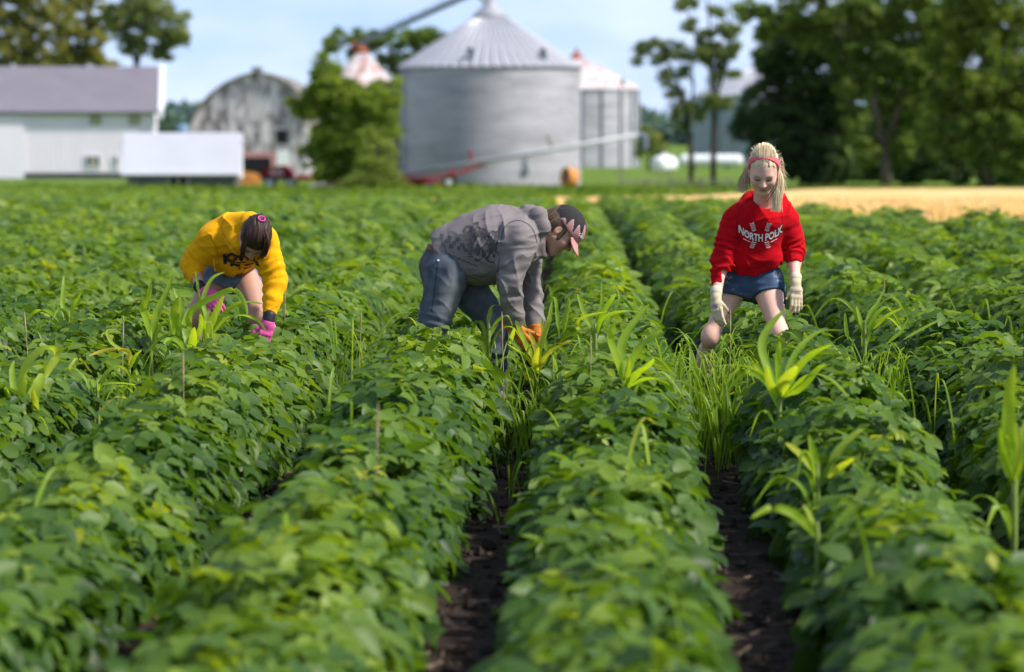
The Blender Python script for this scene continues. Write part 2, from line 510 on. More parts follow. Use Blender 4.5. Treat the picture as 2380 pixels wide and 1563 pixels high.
def stems(xc, y0, y1):
    """thin stems and petioles inside a near row"""
    n = int((y1-y0)*34)
    y = y0 + (y1-y0)*rng.random(n)
    keep = (np.abs(1325 + F*xc/y - 1190) < 1500)
    y = y[keep]; n = len(y)
    if n < 2: return None
    a = np.stack([xc + bend(y) + rng.normal(0, .03, n), y, zg(y)-.02], -1)
    u = rng.uniform(-1, 1, n)
    b = a + np.stack([u*.26, rng.normal(0, .06, n), .30 + .10*rng.random(n) - .14*np.abs(u)], -1)
    w = np.array([.003, 0, 0]); w2 = np.array([0, .003, 0])
    V = np.stack([a-w, a+w, b+w, b-w, a-w2, a+w2, b+w2, b-w2], 1).reshape(-1, 3)
    idx = (np.array([0,1,2,3,4,5,6,7])[None, :] + (np.arange(n)*8)[:, None]).ravel()
    return V, idx, np.full(2*n, 4), np.repeat(.6+.2*rng.random(n), 8)

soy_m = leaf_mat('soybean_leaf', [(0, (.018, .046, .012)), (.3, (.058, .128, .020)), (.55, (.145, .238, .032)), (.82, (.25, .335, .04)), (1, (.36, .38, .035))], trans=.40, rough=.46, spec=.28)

def build_row(k, whole=True):
    xc = (k + .232)*ROW
    ye = float(soy_edge(xc))
    parts = []
    for (y0, y1, per, size, kind, tri) in ((8.2, 15, 420, .094, 0, True), (15, 27, 460, .085, 0, True), (27, 45, 185, .135, 1, True), (45, 70, 230, .21, 2, False), (70, 190, 150, .25, 2, False)):
        if y0 >= ye: break
        r_ = soy_section(xc, y0, min(y1, ye), per, size, kind, tri)
        if r_: parts += r_
    s_ = stems(xc, 8.2, 27)
    if s_: parts.append(s_)
    return parts

row_labels = {
    -4: 'leafy soybean row crossing the left edge of the photo behind the big yellow corn leaf',
    -3: 'leafy soybean row reaching the bottom left, left of the girl in yellow',
    -2: 'leafy soybean row meeting the bare legs of the girl in yellow',
    -1: 'leafy soybean row under the bending man, left of the furrow he reaches into',
    0: 'leafy soybean row between the orange gloves and the girl in red',
    1: 'leafy soybean row running up to the bare knees of the girl in red',
    2: 'leafy soybean row reaching the bottom right, right of the girl in red',
    3: 'leafy soybean row at the right edge beside the blurred corn stalk',
}
for k, lab in row_labels.items():
    V, I, S, T = merge(build_row(k))
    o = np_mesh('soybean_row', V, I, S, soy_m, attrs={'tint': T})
    tag(o, lab, 'crop row', 'soybean rows running away from the camera')
rest = []
for k in range(-52, 14):
    if k in row_labels: continue
    xc = (k + .232)*ROW
    rest += build_row(k)
V, I, S, T = merge(rest)
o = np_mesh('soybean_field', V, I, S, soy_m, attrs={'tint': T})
tag(o, 'green soybean canopy filling the field out to the farm buildings', 'soybeans', kind='stuff')

# plant litter lying on the soil between the rows
def litter():
    n = 2600
    k = rng.integers(-4, 5, n)
    y = 8.5 + 22*rng.random(n)**1.4
    x = (k + .734)*ROW + bend(y) + rng.normal(0, .13, n)
    a = rng.random(n)*3.14; l = .01 + .07*rng.random(n)**2.5; w = .0015 + .004*rng.random(n)**2
    z = zg(y) + .006 + .02*rng.random(n)
    d = np.stack([np.cos(a)*l, np.sin(a)*l, rng.normal(0, .01, n)], -1); c = np.stack([-np.sin(a)*w, np.cos(a)*w, 0*a+.004], -1)
    P = np.stack([x, y, z], -1)
    V = np.stack([P-d-c, P+d-c, P+d+c, P-d+c], 1).reshape(-1, 3)
    m = mat('dry_litter', (.22, .16, .11), .9, noise=.5, nscale=20)
    o = np_mesh('crop_litter', V, np.arange(4*n), np.full(n, 4), m, smooth=False)
    tag(o, 'dry stalk bits scattered on the dark soil between rows', 'litter', kind='stuff')
    # soil clods
    n = 5200
    k = rng.integers(-4, 5, n); y = 8.5 + 20*rng.random(n)**1.4
    x = (k + .734)*ROW + bend(y) + rng.normal(0, .14, n)
    r_ = .006 + .022*rng.random(n)**2.2
    O = np.array([(1,0,0),(-1,0,0),(0,1,0),(0,-1,0),(0,0,1),(0,0,-1)], float)
    V = np.stack([x, y, zg(y)+r_*.3], -1)[:, None, :] + r_[:, None, None]*(O[None]*(.6+.7*rng.random((n, 6, 1))))
    f = np.array([(0,2,4),(2,1,4),(1,3,4),(3,0,4),(2,0,5),(1,2,5),(3,1,5),(0,3,5)]).ravel()
    idx = (f[None, :] + (np.arange(n)*6)[:, None]).ravel()
    ms = mat('soil_clod', (.045, .033, .026), .95, noise=.5, nscale=8)
    o = np_mesh('soil_clods', V.reshape(-1, 3), idx, np.full(8*n, 3), ms, smooth=False)
    tag(o, 'dark crumbled soil clods lying between the rows', 'soil', kind='stuff')
litter()
# ================================================================== farmstead
M_WHITE = mat('white_siding', (.88, .81, .88), .6, noise=.05, nscale=1.2, stretch=(1, 1, .3), bump=.0)
M_ROOFGREY = mat('grey_metal_roof', (.235, .215, .25), .6, noise=.12, nscale=.6)
M_WHITEROOF = mat('white_roof', (.64, .64, .71), .5, noise=.06, nscale=.8)
M_CONC = mat('concrete', (.16, .165, .17), .9, noise=.35, nscale=1.5)
M_TRIM = mat('white_trim', (.82, .82, .84), .5, noise=.05, nscale=3)
M_DARK = mat('dark_opening', (.012, .014, .02), .9, noise=.3, nscale=2)
M_GLASS = mat('window_glass', (.05, .06, .08), .15, spec=.6)
M_FIBRE = mat('yellowed_panel', (.44, .42, .27), .6, noise=.15, nscale=2)
M_OLD = mat('weathered_boards', (.70, .65, .675), .9, noise=.75, nscale=1.1, col2=(.21, .185, .19), stretch=(1.6, 1.6, .6), detail=9, lo=.40, hi=.58)
M_OLDROOF = mat('weathered_shingles', (.30, .27, .24), .95, noise=.5, nscale=2)
M_RUSTROOF = mat('rust_streaked_roof', (.72, .66, .66), .7, noise=.5, nscale=1.3, col2=(.48, .24, .20), stretch=(1.6, 1.6, .25), detail=6, lo=.36, hi=.54)
M_RUSTRED = mat('red_rusty_metal', (.45, .13, .07), .7, noise=.4, nscale=3)
M_GALV = mat('galvanised_steel', (.49, .475, .52), .6, metal=.15, noise=.30, nscale=.7, stretch=(.6, .6, 2.5), spec=.4)
M_GALVROOF = mat('galvanised_roof', (.47, .47, .51), .45, metal=.35, noise=.10, nscale=1.0, spec=.4)
M_RIB = mat('dull_steel', (.20, .23, .27), .6, metal=.3, noise=.2, nscale=2)
M_RED = mat('red_paint', (.32, .025, .035), .5, noise=.3, nscale=3)
M_PINK = mat('faded_red_paint', (.62, .30, .30), .6, noise=.3, nscale=4)
M_ORANGE = mat('orange_paint', (.75, .30, .06), .6, noise=.25, nscale=4)
M_BARK = mat('bark', (.16, .13, .10), .95, noise=.5, nscale=3, stretch=(2, 2, .5), bump=.6, bscale=12)
M_BARKDK = mat('dark_bark', (.06, .05, .045), .95, noise=.5, nscale=3, stretch=(2, 2, .5), bump=.6, bscale=12)
M_TYRE = mat('black_rubber', (.02, .02, .02), .9, noise=.2, nscale=5)
M_RIM = mat('white_rim', (.75, .73, .68), .5, noise=.1, nscale=5)
M_WOOD = mat('grey_wood', (.36, .31, .25), .9, noise=.4, nscale=3)

def wall_box(mb, x0, x1, y0, y1, z0, z1): mb.box((x0, y0, z0), (x1, y1, z1))

# ---- large white machine barn
def machine_barn():
    Y = 245.0
    x1 = at(358, 300, Y).x; x0 = x1 - 34
    zE = at(300, 255, Y).z; zR = at(300, 155, Y+6.5).z; zB = float(zg(Y)) - .2
    zF = at(200, 402, Y).z
    e = tag(empty('machine_barn', (x1, Y, zB)), 'large white metal barn with a grey roof at the left edge', 'barn')
    w = MB()
    w.box((x0, Y, zF), (x1, Y+13, zE))
    w.add([(x1, Y, zE), (x1, Y+13, zE), (x1, Y+6.5, zR-.05), (x0, Y, zE), (x0, Y+13, zE), (x0, Y+6.5, zR-.05)], [(0, 1, 2), (5, 4, 3)])
    nrib = 110
    for i in range(nrib):                      # vertical siding ribs
        x = x0 + (x1-x0)*(i+.5)/nrib
        w.box((x-.02, Y-.025, zF+.02), (x+.02, Y, zE-.02))
    w.build('wall', M_WHITE, e)
    r = MB()
    for s in (0, 1):
        ya, yb = (Y-.5, Y+6.5) if s == 0 else (Y+13.5, Y+6.5)
        za = zE - .15
        r.slab([(x0-.4, ya, za), (x1+.25, ya, za), (x1+.25, yb, zR), (x0-.4, yb, zR)][::(1 if s == 0 else -1)], .12)
    for i in range(90):
        x = x0 + (x1-x0)*(i+.5)/90
        r.tube([(x, Y-.48, zE-.12), (x, Y+6.4, zR)], .022, 4)
    r.build('roof', M_ROOFGREY, e)
    t = MB()
    t.slab([(x1+.62, Y-.6, zE-.55), (x1+.62, Y+6.5, zR-.42), (x1+.62, Y+6.5, zR+.08), (x1+.62, Y-.6, zE-.05)], .34)
    t.box((x1-.14, Y-.07, zF), (x1+.06, Y-.03, zE-.1))
    t.build('trim', M_TRIM, e)
    f = MB(); f.box((x0, Y+.1, zB), (x1-.1, Y+12.9, zF-.003)); f.build('foundation', M_CONC, e)
    d = MB()
    xd = at(58, 300, Y).x
    d.box((x0+.5, Y-.16, zB+.25), (xd, Y-.06, at(20, 272, Y).z)); d.build('sliding_door', M_WHITE, e)
    k = MB(); k.box((x0+.5, Y-.24, at(20, 272, Y).z+.003), (at(170, 300, Y).x, Y-.03, at(20, 268, Y).z)); k.build('door_track', M_TRIM, e)
    for (a, b) in ((207, 235), (298, 325)):
        m = MB(); m.box((at(a, 0, Y).x, Y-.06, at(0, 291, Y).z), (at(b, 0, Y).x, Y-.027, at(0, 261, Y).z)); m.build('translucent_panel', M_FIBRE, e)
    for (a, b) in ((196, 233), (261, 275)):
        fr = MB(); xa, xb, za, zb = at(a, 0, Y).x, at(b, 0, Y).x, at(0, 390, Y).z, at(0, 361, Y).z
        for q in ((xa, xb, za, za+.08), (xa, xb, zb-.08, zb), (xa, xa+.09, za+.08, zb-.08), (xb-.09, xb, za+.08, zb-.08)):
            fr.box((q[0], Y-.09, q[2]), (q[1], Y-.027, q[3]))
        fo = fr.build('window', M_TRIM, e)
        g = MB(); g.box((xa+.09, Y-.05, za+.08), (xb-.09, Y-.027, zb-.08)); g.build('pane', M_GLASS, fo)
        if b-a > 30:
            c = MB(); c.box((xa+.38, Y-.065, za+.1), (xa+.68, Y-.052, zb-.1)); c.build('curtain', M_FIBRE, fo)
    e.rotation_euler.z = R(5.2)
machine_barn()

# ---- low white-roofed hog shed
def low_shed():
    Y = 205.0
    xa, xb = at(279, 0, Y).x, at(558, 0, Y).x
    zE = at(0, 406, Y).z; zR = at(0, 309, Y+1.3).z; zB = float(zg(Y)) - .2
    e = tag(empty('low_shed', (xa, Y, zB)), 'low shed with bright white upper siding over a dark block wall', 'shed')
    w = MB()
    w.box((xa+.3, Y+.4, zB), (at(390, 0, Y).x, Y+3, zE-.02)); w.box((at(430, 0, Y).x, Y+.4, zB), (xb-.25, Y+3, zE-.02))
    w.box((at(390, 0, Y).x, Y+1.2, zB), (at(430, 0, Y).x, Y+3, zE-.02))
    w.build('wall', M_CONC, e)
    r = MB()
    r.slab([(xa, Y, zE), (xb, Y, zE), (xb, Y+1.3, zR), (xa, Y+1.3, zR)], .14)
    r.slab([(xa, Y+1.3, zR), (xb, Y+1.3, zR), (xb, Y+3.4, zR-.5), (xa, Y+3.4, zR-.5)], .14)
    for i in range(26):
        x = xa + (xb-xa)*(i+.5)/26
        r.tube([(x, Y+.02, zE+.01), (x, Y+1.2, zR+.0)], .008, 4)
    r.build('roof', M_WHITEROOF, e)
    for px in (388, 411, 434):
        p = MB(); x = at(px, 0, Y).x; p.box((x-.09, Y+.2, zB), (x+.09, Y+.38, zE-.17)); p.build('post', M_WOOD, e)
    p = MB(); p.box((xb-.33, Y+.05, zB), (xb-.02, Y+.35, zE-.16)); p.build('post', M_WOOD, e)
    g = MB(); g.box((xb-.2, Y+.4, zE-.16), (xb-.08, Y+3, zE-.10))
    g.add([(xb-.14, Y+.3, zE-.1), (xb-.14, Y+3, zE-.1), (xb-.14, Y+3, zR-.65), (xb-.14, Y+1.3, zR-.15)], [(0, 1, 2, 3)])
    g.build('gable', M_TRIM, e)
    d = MB(); d.box((at(413, 0, Y).x, Y+1.1, zB), (at(428, 0, Y).x, Y+1.19, zE-.18)); d.build('door', M_DARK, e)
low_shed()

# ---- old round-roofed barn
def old_barn():
    Y = 262.0
    pts_px = [(437, 300), (452, 268), (470, 240), (492, 217), (520, 197), (556, 180), (597, 169), (636, 178), (668, 194), (690, 217), (702, 250), (705, 300)]
    zB = float(zg(Y)) - .2
    arc = [(at(a, b, Y).x, at(a, b, Y).z) for a, b in pts_px]
    arc = [(arc[0][0], zB)] + arc + [(arc[-1][0], zB)]
    e = tag(empty('old_barn', (arc[0][0], Y, zB)), 'weathered round-roofed wooden barn with peeling white boards', 'barn')
    w = MB(); n = len(arc)
    w.add([(x, Y, z) for x, z in arc] + [(x, Y+16, z) for x, z in arc],
          [tuple(range(n-1, -1, -1)), tuple(range(n, 2*n))] + [(i, (i+1), (i+1)+n, i+n) for i in range(n-1)])
    for i in range(34):                       # vertical battens on the gable
        x = arc[0][0] + (arc[-1][0]-arc[0][0])*(i+.5)/34
        zt = np.interp(x, [a[0] for a in arc[1:-1]], [a[1] for a in arc[1:-1]])
        w.box((x-.03, Y-.03, zB), (x+.03, Y, zt-.1))
    w.build('wall', M_OLD, e)
    r = MB(); ra = arc[1:-1]
    for i in range(len(ra)-1):
        (xa, za), (xb, zb) = ra[i], ra[i+1]
        r.slab([(xa, Y-.45, za+.10), (xb, Y-.45, zb+.10), (xb, Y+16.4, zb+.10), (xa, Y+16.4, za+.10)], .12)
    r.build('roof', M_OLDROOF, e)
    q = MB(); xp, zp = at(597, 0, Y).x, at(0, 169, Y).z
    q.box((xp-.35, Y-.7, zp+.1), (xp+.35, Y+.6, zp+.35)); q.build('hay_hood', M_OLDROOF, e)
    def rect(name, a, b, c, d, m, par, y=.05, th=.02):
        k = MB(); k.box((at(a, 0, Y).x, Y-y-th, at(0, d, Y).z), (at(b, 0, Y).x, Y-y, at(0, c, Y).z)); return k.build(name, m, par)
    wd = rect('window', 636, 671, 297, 338, M_OLD, e, .035)
    rect('pane', 641, 667, 302, 334, M_DARK, wd, .058)
    dr = rect('door_frame', 556, 640, 354, 410, M_PINK, e, .035)
    rect('door_opening', 561, 629, 366, 409, M_DARK, dr, .058)
    rect('loft_door', 575, 617, 205, 285, mat('pale_boards', (.55, .52, .53), .9, noise=.35, nscale=2, stretch=(2, 2, .4)), e, .035)
    rect('sliding_door', 642, 672, 350, 420, M_TRIM, e, .035)
old_barn()

# ---- grain bins
def grain_bin(name, label, cxp, Y, rad, eave_px, apex, base_rings, mroof, ribs=0, cap_m=None, neck=.95, vents=(), segs=96, a_rib=(), group=None, wallm=None):
    """round corrugated bin: Y is the front of the wall; apex = (r_neck, z_neck) of the cone"""
    yc = Y + rad
    c = at(cxp, 400, yc); zB = float(zg(Y)) - .15; zE = at(cxp, eave_px, Y).z
    e = tag(empty(name, (c.x, yc, zB)), label, 'grain bin', group)
    H = zE - zB
    w = MB(); prof = []; nz_ = int(H/.055)
    for i in range(nz_+1):
        prof.append((rad + (.012 if i % 2 else -.012), H*i/nz_))
    w.lathe((c.x, yc, zB), prof, segs); w.build('wall', wallm or M_GALV, e, smooth=True)
    zN = apex[1]; rN = apex[0]; ro = rad + .14
    rf = MB(); panels = 54
    n = panels*4
    prof = [(ro, zE-.05), (ro*.75+rN*.25, zE-.05+(zN-zE+.05)*.25), (ro*.5+rN*.5, zE-.05+(zN-zE+.05)*.5), (ro*.25+rN*.75, zE-.05+(zN-zE+.05)*.75), (rN, zN)]
    base = len(rf.v)
    for r_, z in prof:
        for j in range(n):
            w_ = 2*math.pi*j/n
            zz = z + (.09*(.4+.6*r_/ro) if j % 4 == 0 else 0)
            rf.v.append((c.x+r_*math.cos(w_), yc+r_*math.sin(w_), zz))
    for i in range(len(prof)-1):
        for j in range(n):
            j2 = (j+1) % n
            rf.f.append((base+i*n+j, base+i*n+j2, base+(i+1)*n+j2, base+(i+1)*n+j))
    # underside lip
    rf.lathe((c.x, yc, 0), [(rad-.02, zE-.10), (ro, zE-.06)], n)
    rf.build('roof', mroof, e)
    cp = MB()
    cp.lathe((c.x, yc, 0), [(rN+.10, zN-.05), (rN+.12, zN+.10), (rN*.55, zN+.10+.55*rN), (rN*.28, zN+.18+.75*rN), (rN*.26, zN+.45+.75*rN), (.01, zN+.55+.75*rN)], 32)
    cp.build('cap', cap_m or mroof, e)
    for a in a_rib:                            # vertical stiffeners, angle from straight at the camera, + is right
        s = MB(); w_ = -math.pi/2 + R(a)
        p = Vector((c.x + (rad+.05)*math.cos(w_), yc + (rad+.05)*math.sin(w_), 0))
        s.tube([(p.x, p.y, zB), (p.x, p.y, zE-.06)], .11, 6); s.build('stiffener', M_RIB, e)
    for (a, fr) in vents:
        w_ = -math.pi/2 + R(a); r_ = ro + (rN-ro)*fr; z = zE + (zN-zE)*fr
        p = Vector((c.x + r_*math.cos(w_), yc + r_*math.sin(w_), z))
        v = MB(); v.tube([p + Vector((0, 0, -.1)), p + Vector((0, 0, .28)), p + Vector((-.05, -.05, .38)), p + Vector((-.10, -.28, .36))], [.17, .17, .18, .17], 10)
        v.build('roof_vent', M_RIB, e)
    return e, c, yc, zB, zE, H

Yb = 205.0
rad1 = 210/F*(Yb+4.7)
zN1 = at(1130, 40, Yb+rad1).z
e1, c1, yc1, zB1, zE1, H1 = grain_bin('grain_bin', 'big round corrugated steel grain bin with a ribbed cone roof, centre of the farmyard', 1140, Yb, rad1, 153, (.85, zN1), 0, M_GALVROOF, vents=((-12, .16), (42, .16)), a_rib=())
# door, ladder, eave ring on the big bin
k = MB(); w_ = -math.pi/2 + R(23); p = Vector((c1.x+(rad1+.05)*math.cos(w_), yc1+(rad1+.05)*math.sin(w_), zB1+1.0))
k.tube([p + Vector((0, .05, 0)), p + Vector((.02, -.08, 0))], .20, 14); k.build('access_hatch', M_RIB, e1)
k = MB()
w_ = -math.pi/2 + R(-68)
for s in (-.2, .2):
    w2 = w_ + s/rad1; k.tube([(c1.x+(rad1+.12)*math.cos(w2), yc1+(rad1+.12)*math.sin(w2), zB1+.5), (c1.x+(rad1+.12)*math.cos(w2), yc1+(rad1+.12)*math.sin(w2), zE1)], .025, 5)
for i in range(20):
    z = zB1+.6+i*.3
    a, b = [(c1.x+(rad1+.12)*math.cos(w_+s/rad1), yc1+(rad1+.12)*math.sin(w_+s/rad1), z) for s in (-.2, .2)]
    k.tube([a, b], .018, 4)
k.build('ladder', M_RIB, e1)
k = MB(); k.tube([(at(1272, 316, Yb+1).x, Yb-.05, at(0, 314, Yb).z), (at(1283, 0, Yb).x, Yb-.02, at(0, 342, Yb).z)], .10, 6); k.build('bracket', M_WOOD, e1)

Y2 = 330.0; rad2 = 147/F*(Y2+5)
grain_bin('grain_bin', 'smaller corrugated bin with a red-streaked roof and vertical ribs, right behind the big bin', 1340, Y2, rad2, 206, (.5, at(1340, 135, Y2+rad2).z), 0, M_RUSTROOF, cap_m=M_RUSTRED, vents=((53, .12),), a_rib=(5, 23, 43, 60, 72), segs=72)
Y3 = 362.0; rad3 = 146/F*(Y3+6)
grain_bin('grain_bin', 'shadowed grey bin half hidden behind the slim trees', 1758, Y3, rad3, 222, (.6, at(1760, 158, Y3+rad3).z), 0, M_GALVROOF, vents=(), segs=72, a_rib=(-40,), wallm=mat('shaded_galvanised', (.33, .36, .40), .6, metal=.3, noise=.15, nscale=.8))  # wall is a darker steel: its shaded side put into the colour
Y4 = 236.0; rad4 = 78/F*(Y4+2)
grain_bin('grain_bin', 'small old bin whose rusty cone roof pokes above the bushy tree', 842, Y4, rad4, 206, (.30, at(830, 122, Y4+rad4).z), 0, M_RUSTROOF, cap_m=M_RUSTRED, segs=48, wallm=mat('shaded_rusty_wall', (.10, .06, .05), .8, noise=.5, nscale=1.5))  # red-brown wall, darkened to carry the shadow gap beside the big bin

# ---- transfer spout down to the big bin's peak
def spout():
    ya, yb = 238.0, yc1
    a = at(832, 104, ya); b = at(1105, -18, yb)
    e = tag(empty('auger_pipe', a), 'long grey conveyor pipe slanting up to the peak of the big bin', 'conveyor')
    m = MB(); m.tube([a, b], .16, 12); m.build('pipe', M_RIB, e)
    m = MB()
    for i in range(1, 9):
        p = a.lerp(b, i/9.0); q = a.lerp(b, (i+.5)/9.0) + Vector((0, 0, .32))
        m.tube([p + Vector((0, 0, .1)), q], .02, 4); m.tube([q, a.lerp(b, (i+1)/9.0) + Vector((0, 0, .1))], .02, 4)
    m.tube([a + Vector((0, 0, .1)), a.lerp(b, 1.5/9) + Vector((0, 0, .32)), a.lerp(b, 8.5/9) + Vector((0, 0, .32)), b], .025, 4)
    m.build('truss', M_RIB, e)
    m = MB(); m.tube([a + Vector((-.3, 0, -.55)), a + Vector((-.15, 0, -.1)), a + Vector((.05, 0, .15))], [.12, .32, .22], 10); m.build('head', M_RUSTRED, e)
    m = MB(); p = Vector((c1.x, yc1, zN1+.7)); m.tube([b, p], [.18, .22], 10); m.build('elbow', M_GALVROOF, e)
spout()

# ---- portable auger in front of the bins
def portable_auger():
    Y = 202.6
    a = at(926, 409, Y); b = at(1494, 313, Y-.4)
    e = tag(empty('portable_auger', (a.x, Y, float(zg(Y)))), 'long grain auger on a red undercarriage slanting up in front of the bins', 'auger')
    m = MB(); m.tube([a, b], .13, 12); m.build('tube', M_RIB if False else mat('auger_grey', (.48, .49, .52), .6, metal=.2, noise=.2, nscale=1), e, smooth=True)
    m = MB(); h = a.lerp(b, .985); m.tube([h, h + Vector((.25, 0, -.05)), h + Vector((.30, 0, -.75))], [.2, .24, .2], 10); m.build('spout', M_RIB, e)
    m = MB(); p = a.lerp(b, .26); m.tube([p, p.lerp(a.lerp(b, .29), 1)], .125, 12); m.build('collar', M_ORANGE, e)
    zgY = float(zg(Y))
    m = MB()
    A = a.lerp(b, .05) + Vector((0, 0, -.35)); Bp = a.lerp(b, .36) + Vector((0, 0, -.12))
    for dy in (-.5, .5):
        m.tube([(A.x-.3, Y+dy, zgY+.35), (at(1060, 0, Y).x, Y+dy, zgY+.75), (Bp.x, Y, Bp.z)], .09, 6)
        m.tube([(at(1045, 0, Y).x, Y+dy, zgY+.3), (at(1050, 0, Y).x, Y+dy*.6, a.lerp(b, .2).z-.1)], .10, 6)
        m.tube([(A.x-.2, Y+dy, zgY+.3), (at(1048, 0, Y).x, Y+dy, zgY+.3)], .09, 6)
    m.tube([(at(1045, 0, Y).x, Y-1, zgY+.32), (at(1045, 0, Y).x, Y+1, zgY+.32)], .06, 6)
    p = a.lerp(b, .30)
    m.build('undercarriage', M_RED, e)
    m = MB(); m.tube([(at(1097, 0, Y).x, Y, a.lerp(b, .3).z), (at(1091, 0, Y).x, Y, at(0, 350, Y).z)], [.09, .08], 8); m.build('mast', M_RED, e)
    m = MB(); x = at(958, 0, Y).x
    m.add([(x-.8, Y-.7, zgY+.55), (x+.9, Y-.7, zgY+.55), (x+.9, Y+.7, zgY+.55), (x-.8, Y+.7, zgY+.55), (x-.45, Y-.4, zgY+.08), (x+.5, Y-.4, zgY+.08), (x+.5, Y+.4, zgY+.08), (x-.45, Y+.4, zgY+.08)],
          [(0, 1, 5, 4), (1, 2, 6, 5), (2, 3, 7, 6), (3, 0, 4, 7), (4, 5, 6, 7)])
    m.build('intake_hopper', M_RED, e)
    for dy in (-1.05, 1.05):
        m = MB(); c = Vector((at(1045, 0, Y).x, Y+dy, zgY+.33)); m.tube([c + Vector((0, -.1, 0)), c + Vector((0, .1, 0))], .33, 18); w = m.build('wheel', M_TYRE, e)
        m = MB(); m.tube([c + Vector((0, -.115, 0)), c + Vector((0, .115, 0))], .17, 14); m.build('rim', M_RIM, w)
portable_auger()

# ---- orange drum fan at the foot of the big bin
def drum():
    Y = 200.8; c = at(1324, 418, Y); zb = float(zg(Y))
    r_ = 23/F*Y; c = Vector((c.x, Y, zb + r_ + .06))
    e = tag(empty('dryer_fan', (c.x, Y, zb)), 'round orange fan housing on the grass at the foot of the big bin', 'fan')
    ax = Vector((-.86, -.50, .12)).normalized()
    m = MB(); q = ax.orthogonal().normalized(); s = ax.cross(q)
    n = 36; P = []
    prof = [(-.30, r_*.80), (-.26, r_*.95), (.22, r_), (.30, r_*.97), (.28, r_*.86), (.02, r_*.80), (.0, .02)]
    for t, rr in prof:
        for j in range(n):
            w = 2*math.pi*j/n; P.append(c + ax*t + (q*math.cos(w) + s*math.sin(w))*rr)
    fs = []
    for i in range(len(prof)-1):
        for j in range(n): fs.append((i*n+j, i*n+(j+1) % n, (i+1)*n+(j+1) % n, (i+1)*n+j))
    fs.append(tuple(range(n-1, -1, -1)))
    m.add(P, fs); m.build('housing', M_ORANGE, e, smooth=True)
    m = MB()
    for j in range(6):
        w = j*math.pi/3; d = q*math.cos(w) + s*math.sin(w); d2 = q*math.cos(w+.5) + s*math.sin(w+.5)
        m.slab([c + ax*.04 + d*.05, c + ax*.10 + d*r_*.74, c + ax*.16 + d2*r_*.74, c + ax*.08 + d2*.05], .015)
    m.tube([c + ax*.02, c + ax*.2], .09, 10); m.build('fan_blades', M_RIB, e)
    for q0 in (-.35, .22):
        m = MB(); m.box((c.x+q0, Y-.3, zb-.05), (c.x+q0+.13, Y+.3, zb+.16)); m.build('foot', M_RUSTRED, e)
drum()

# ---- propane tanks
def tank(label, xa, xb, ya, yb, Y, end_on=False):
    zb = float(zg(Y))
    r_ = (yb-ya)/2/F*Y
    a, b = at(xa, 0, Y).x, at(xb, 0, Y).x; zc = at(0, (ya+yb)/2, Y).z
    e = tag(empty('propane_tank', ((a+b)/2, Y, zb)), label, 'tank')
    m = MB()
    if end_on:
        c = Vector(((a+b)/2, Y, zc)); ax = Vector((-.35, -.93, 0)).normalized(); L = 2.4
        prof = [(i/8.0*math.pi/2) for i in range(9)]
        pts = [c + ax*(-L/2 + r_*.6*(1-math.sin(t)) - r_*.6) for t in prof] + [c + ax*(L/2 + r_*.6*(math.sin(t))) for t in prof]
        rs = [max(r_*math.cos(math.pi/2-t), .01) for t in prof] + [max(r_*math.cos(t), .01) for t in prof]
        pts = [c + ax*(-L/2 - r_*.6*math.cos(t)) for t in prof] + pts[9:]
        m.tube(pts, rs, 24)
    else:
        prof = [(i/8.0*math.pi/2) for i in range(9)]; k = r_*.8
        pts = [Vector((a + k - k*math.cos(t), Y, zc)) for t in prof] + [Vector((b - k + k*math.sin(t), Y, zc)) for t in prof]
        rs = [max(r_*math.sin(t), .01) for t in prof] + [max(r_*math.cos(t), .01) for t in prof]
        m.tube(pts, rs, 24)
    m.build('shell', M_TRIM, e, smooth=True)
    m = MB(); x = (a+b)/2; m.tube([(x, Y, zc+r_*.9), (x, Y, zc+r_*1.35)], [.22, .2], 12); m.build('valve_dome', M_TRIM, e)
    for x in ((a+b)/2-(b-a)*.25, (a+b)/2+(b-a)*.25):
        m = MB(); m.box((x-.12, Y-r_*.6, zb-.05), (x+.12, Y+r_*.6, zc-r_*.8)); m.build('stand', M_CONC, e)
tank('long white propane tank lying behind the thin trees', 1578, 1728, 359, 388, 312)
tank('small white tank with a rounded end beside the thin trees', 1524, 1566, 362, 402, 282, True)

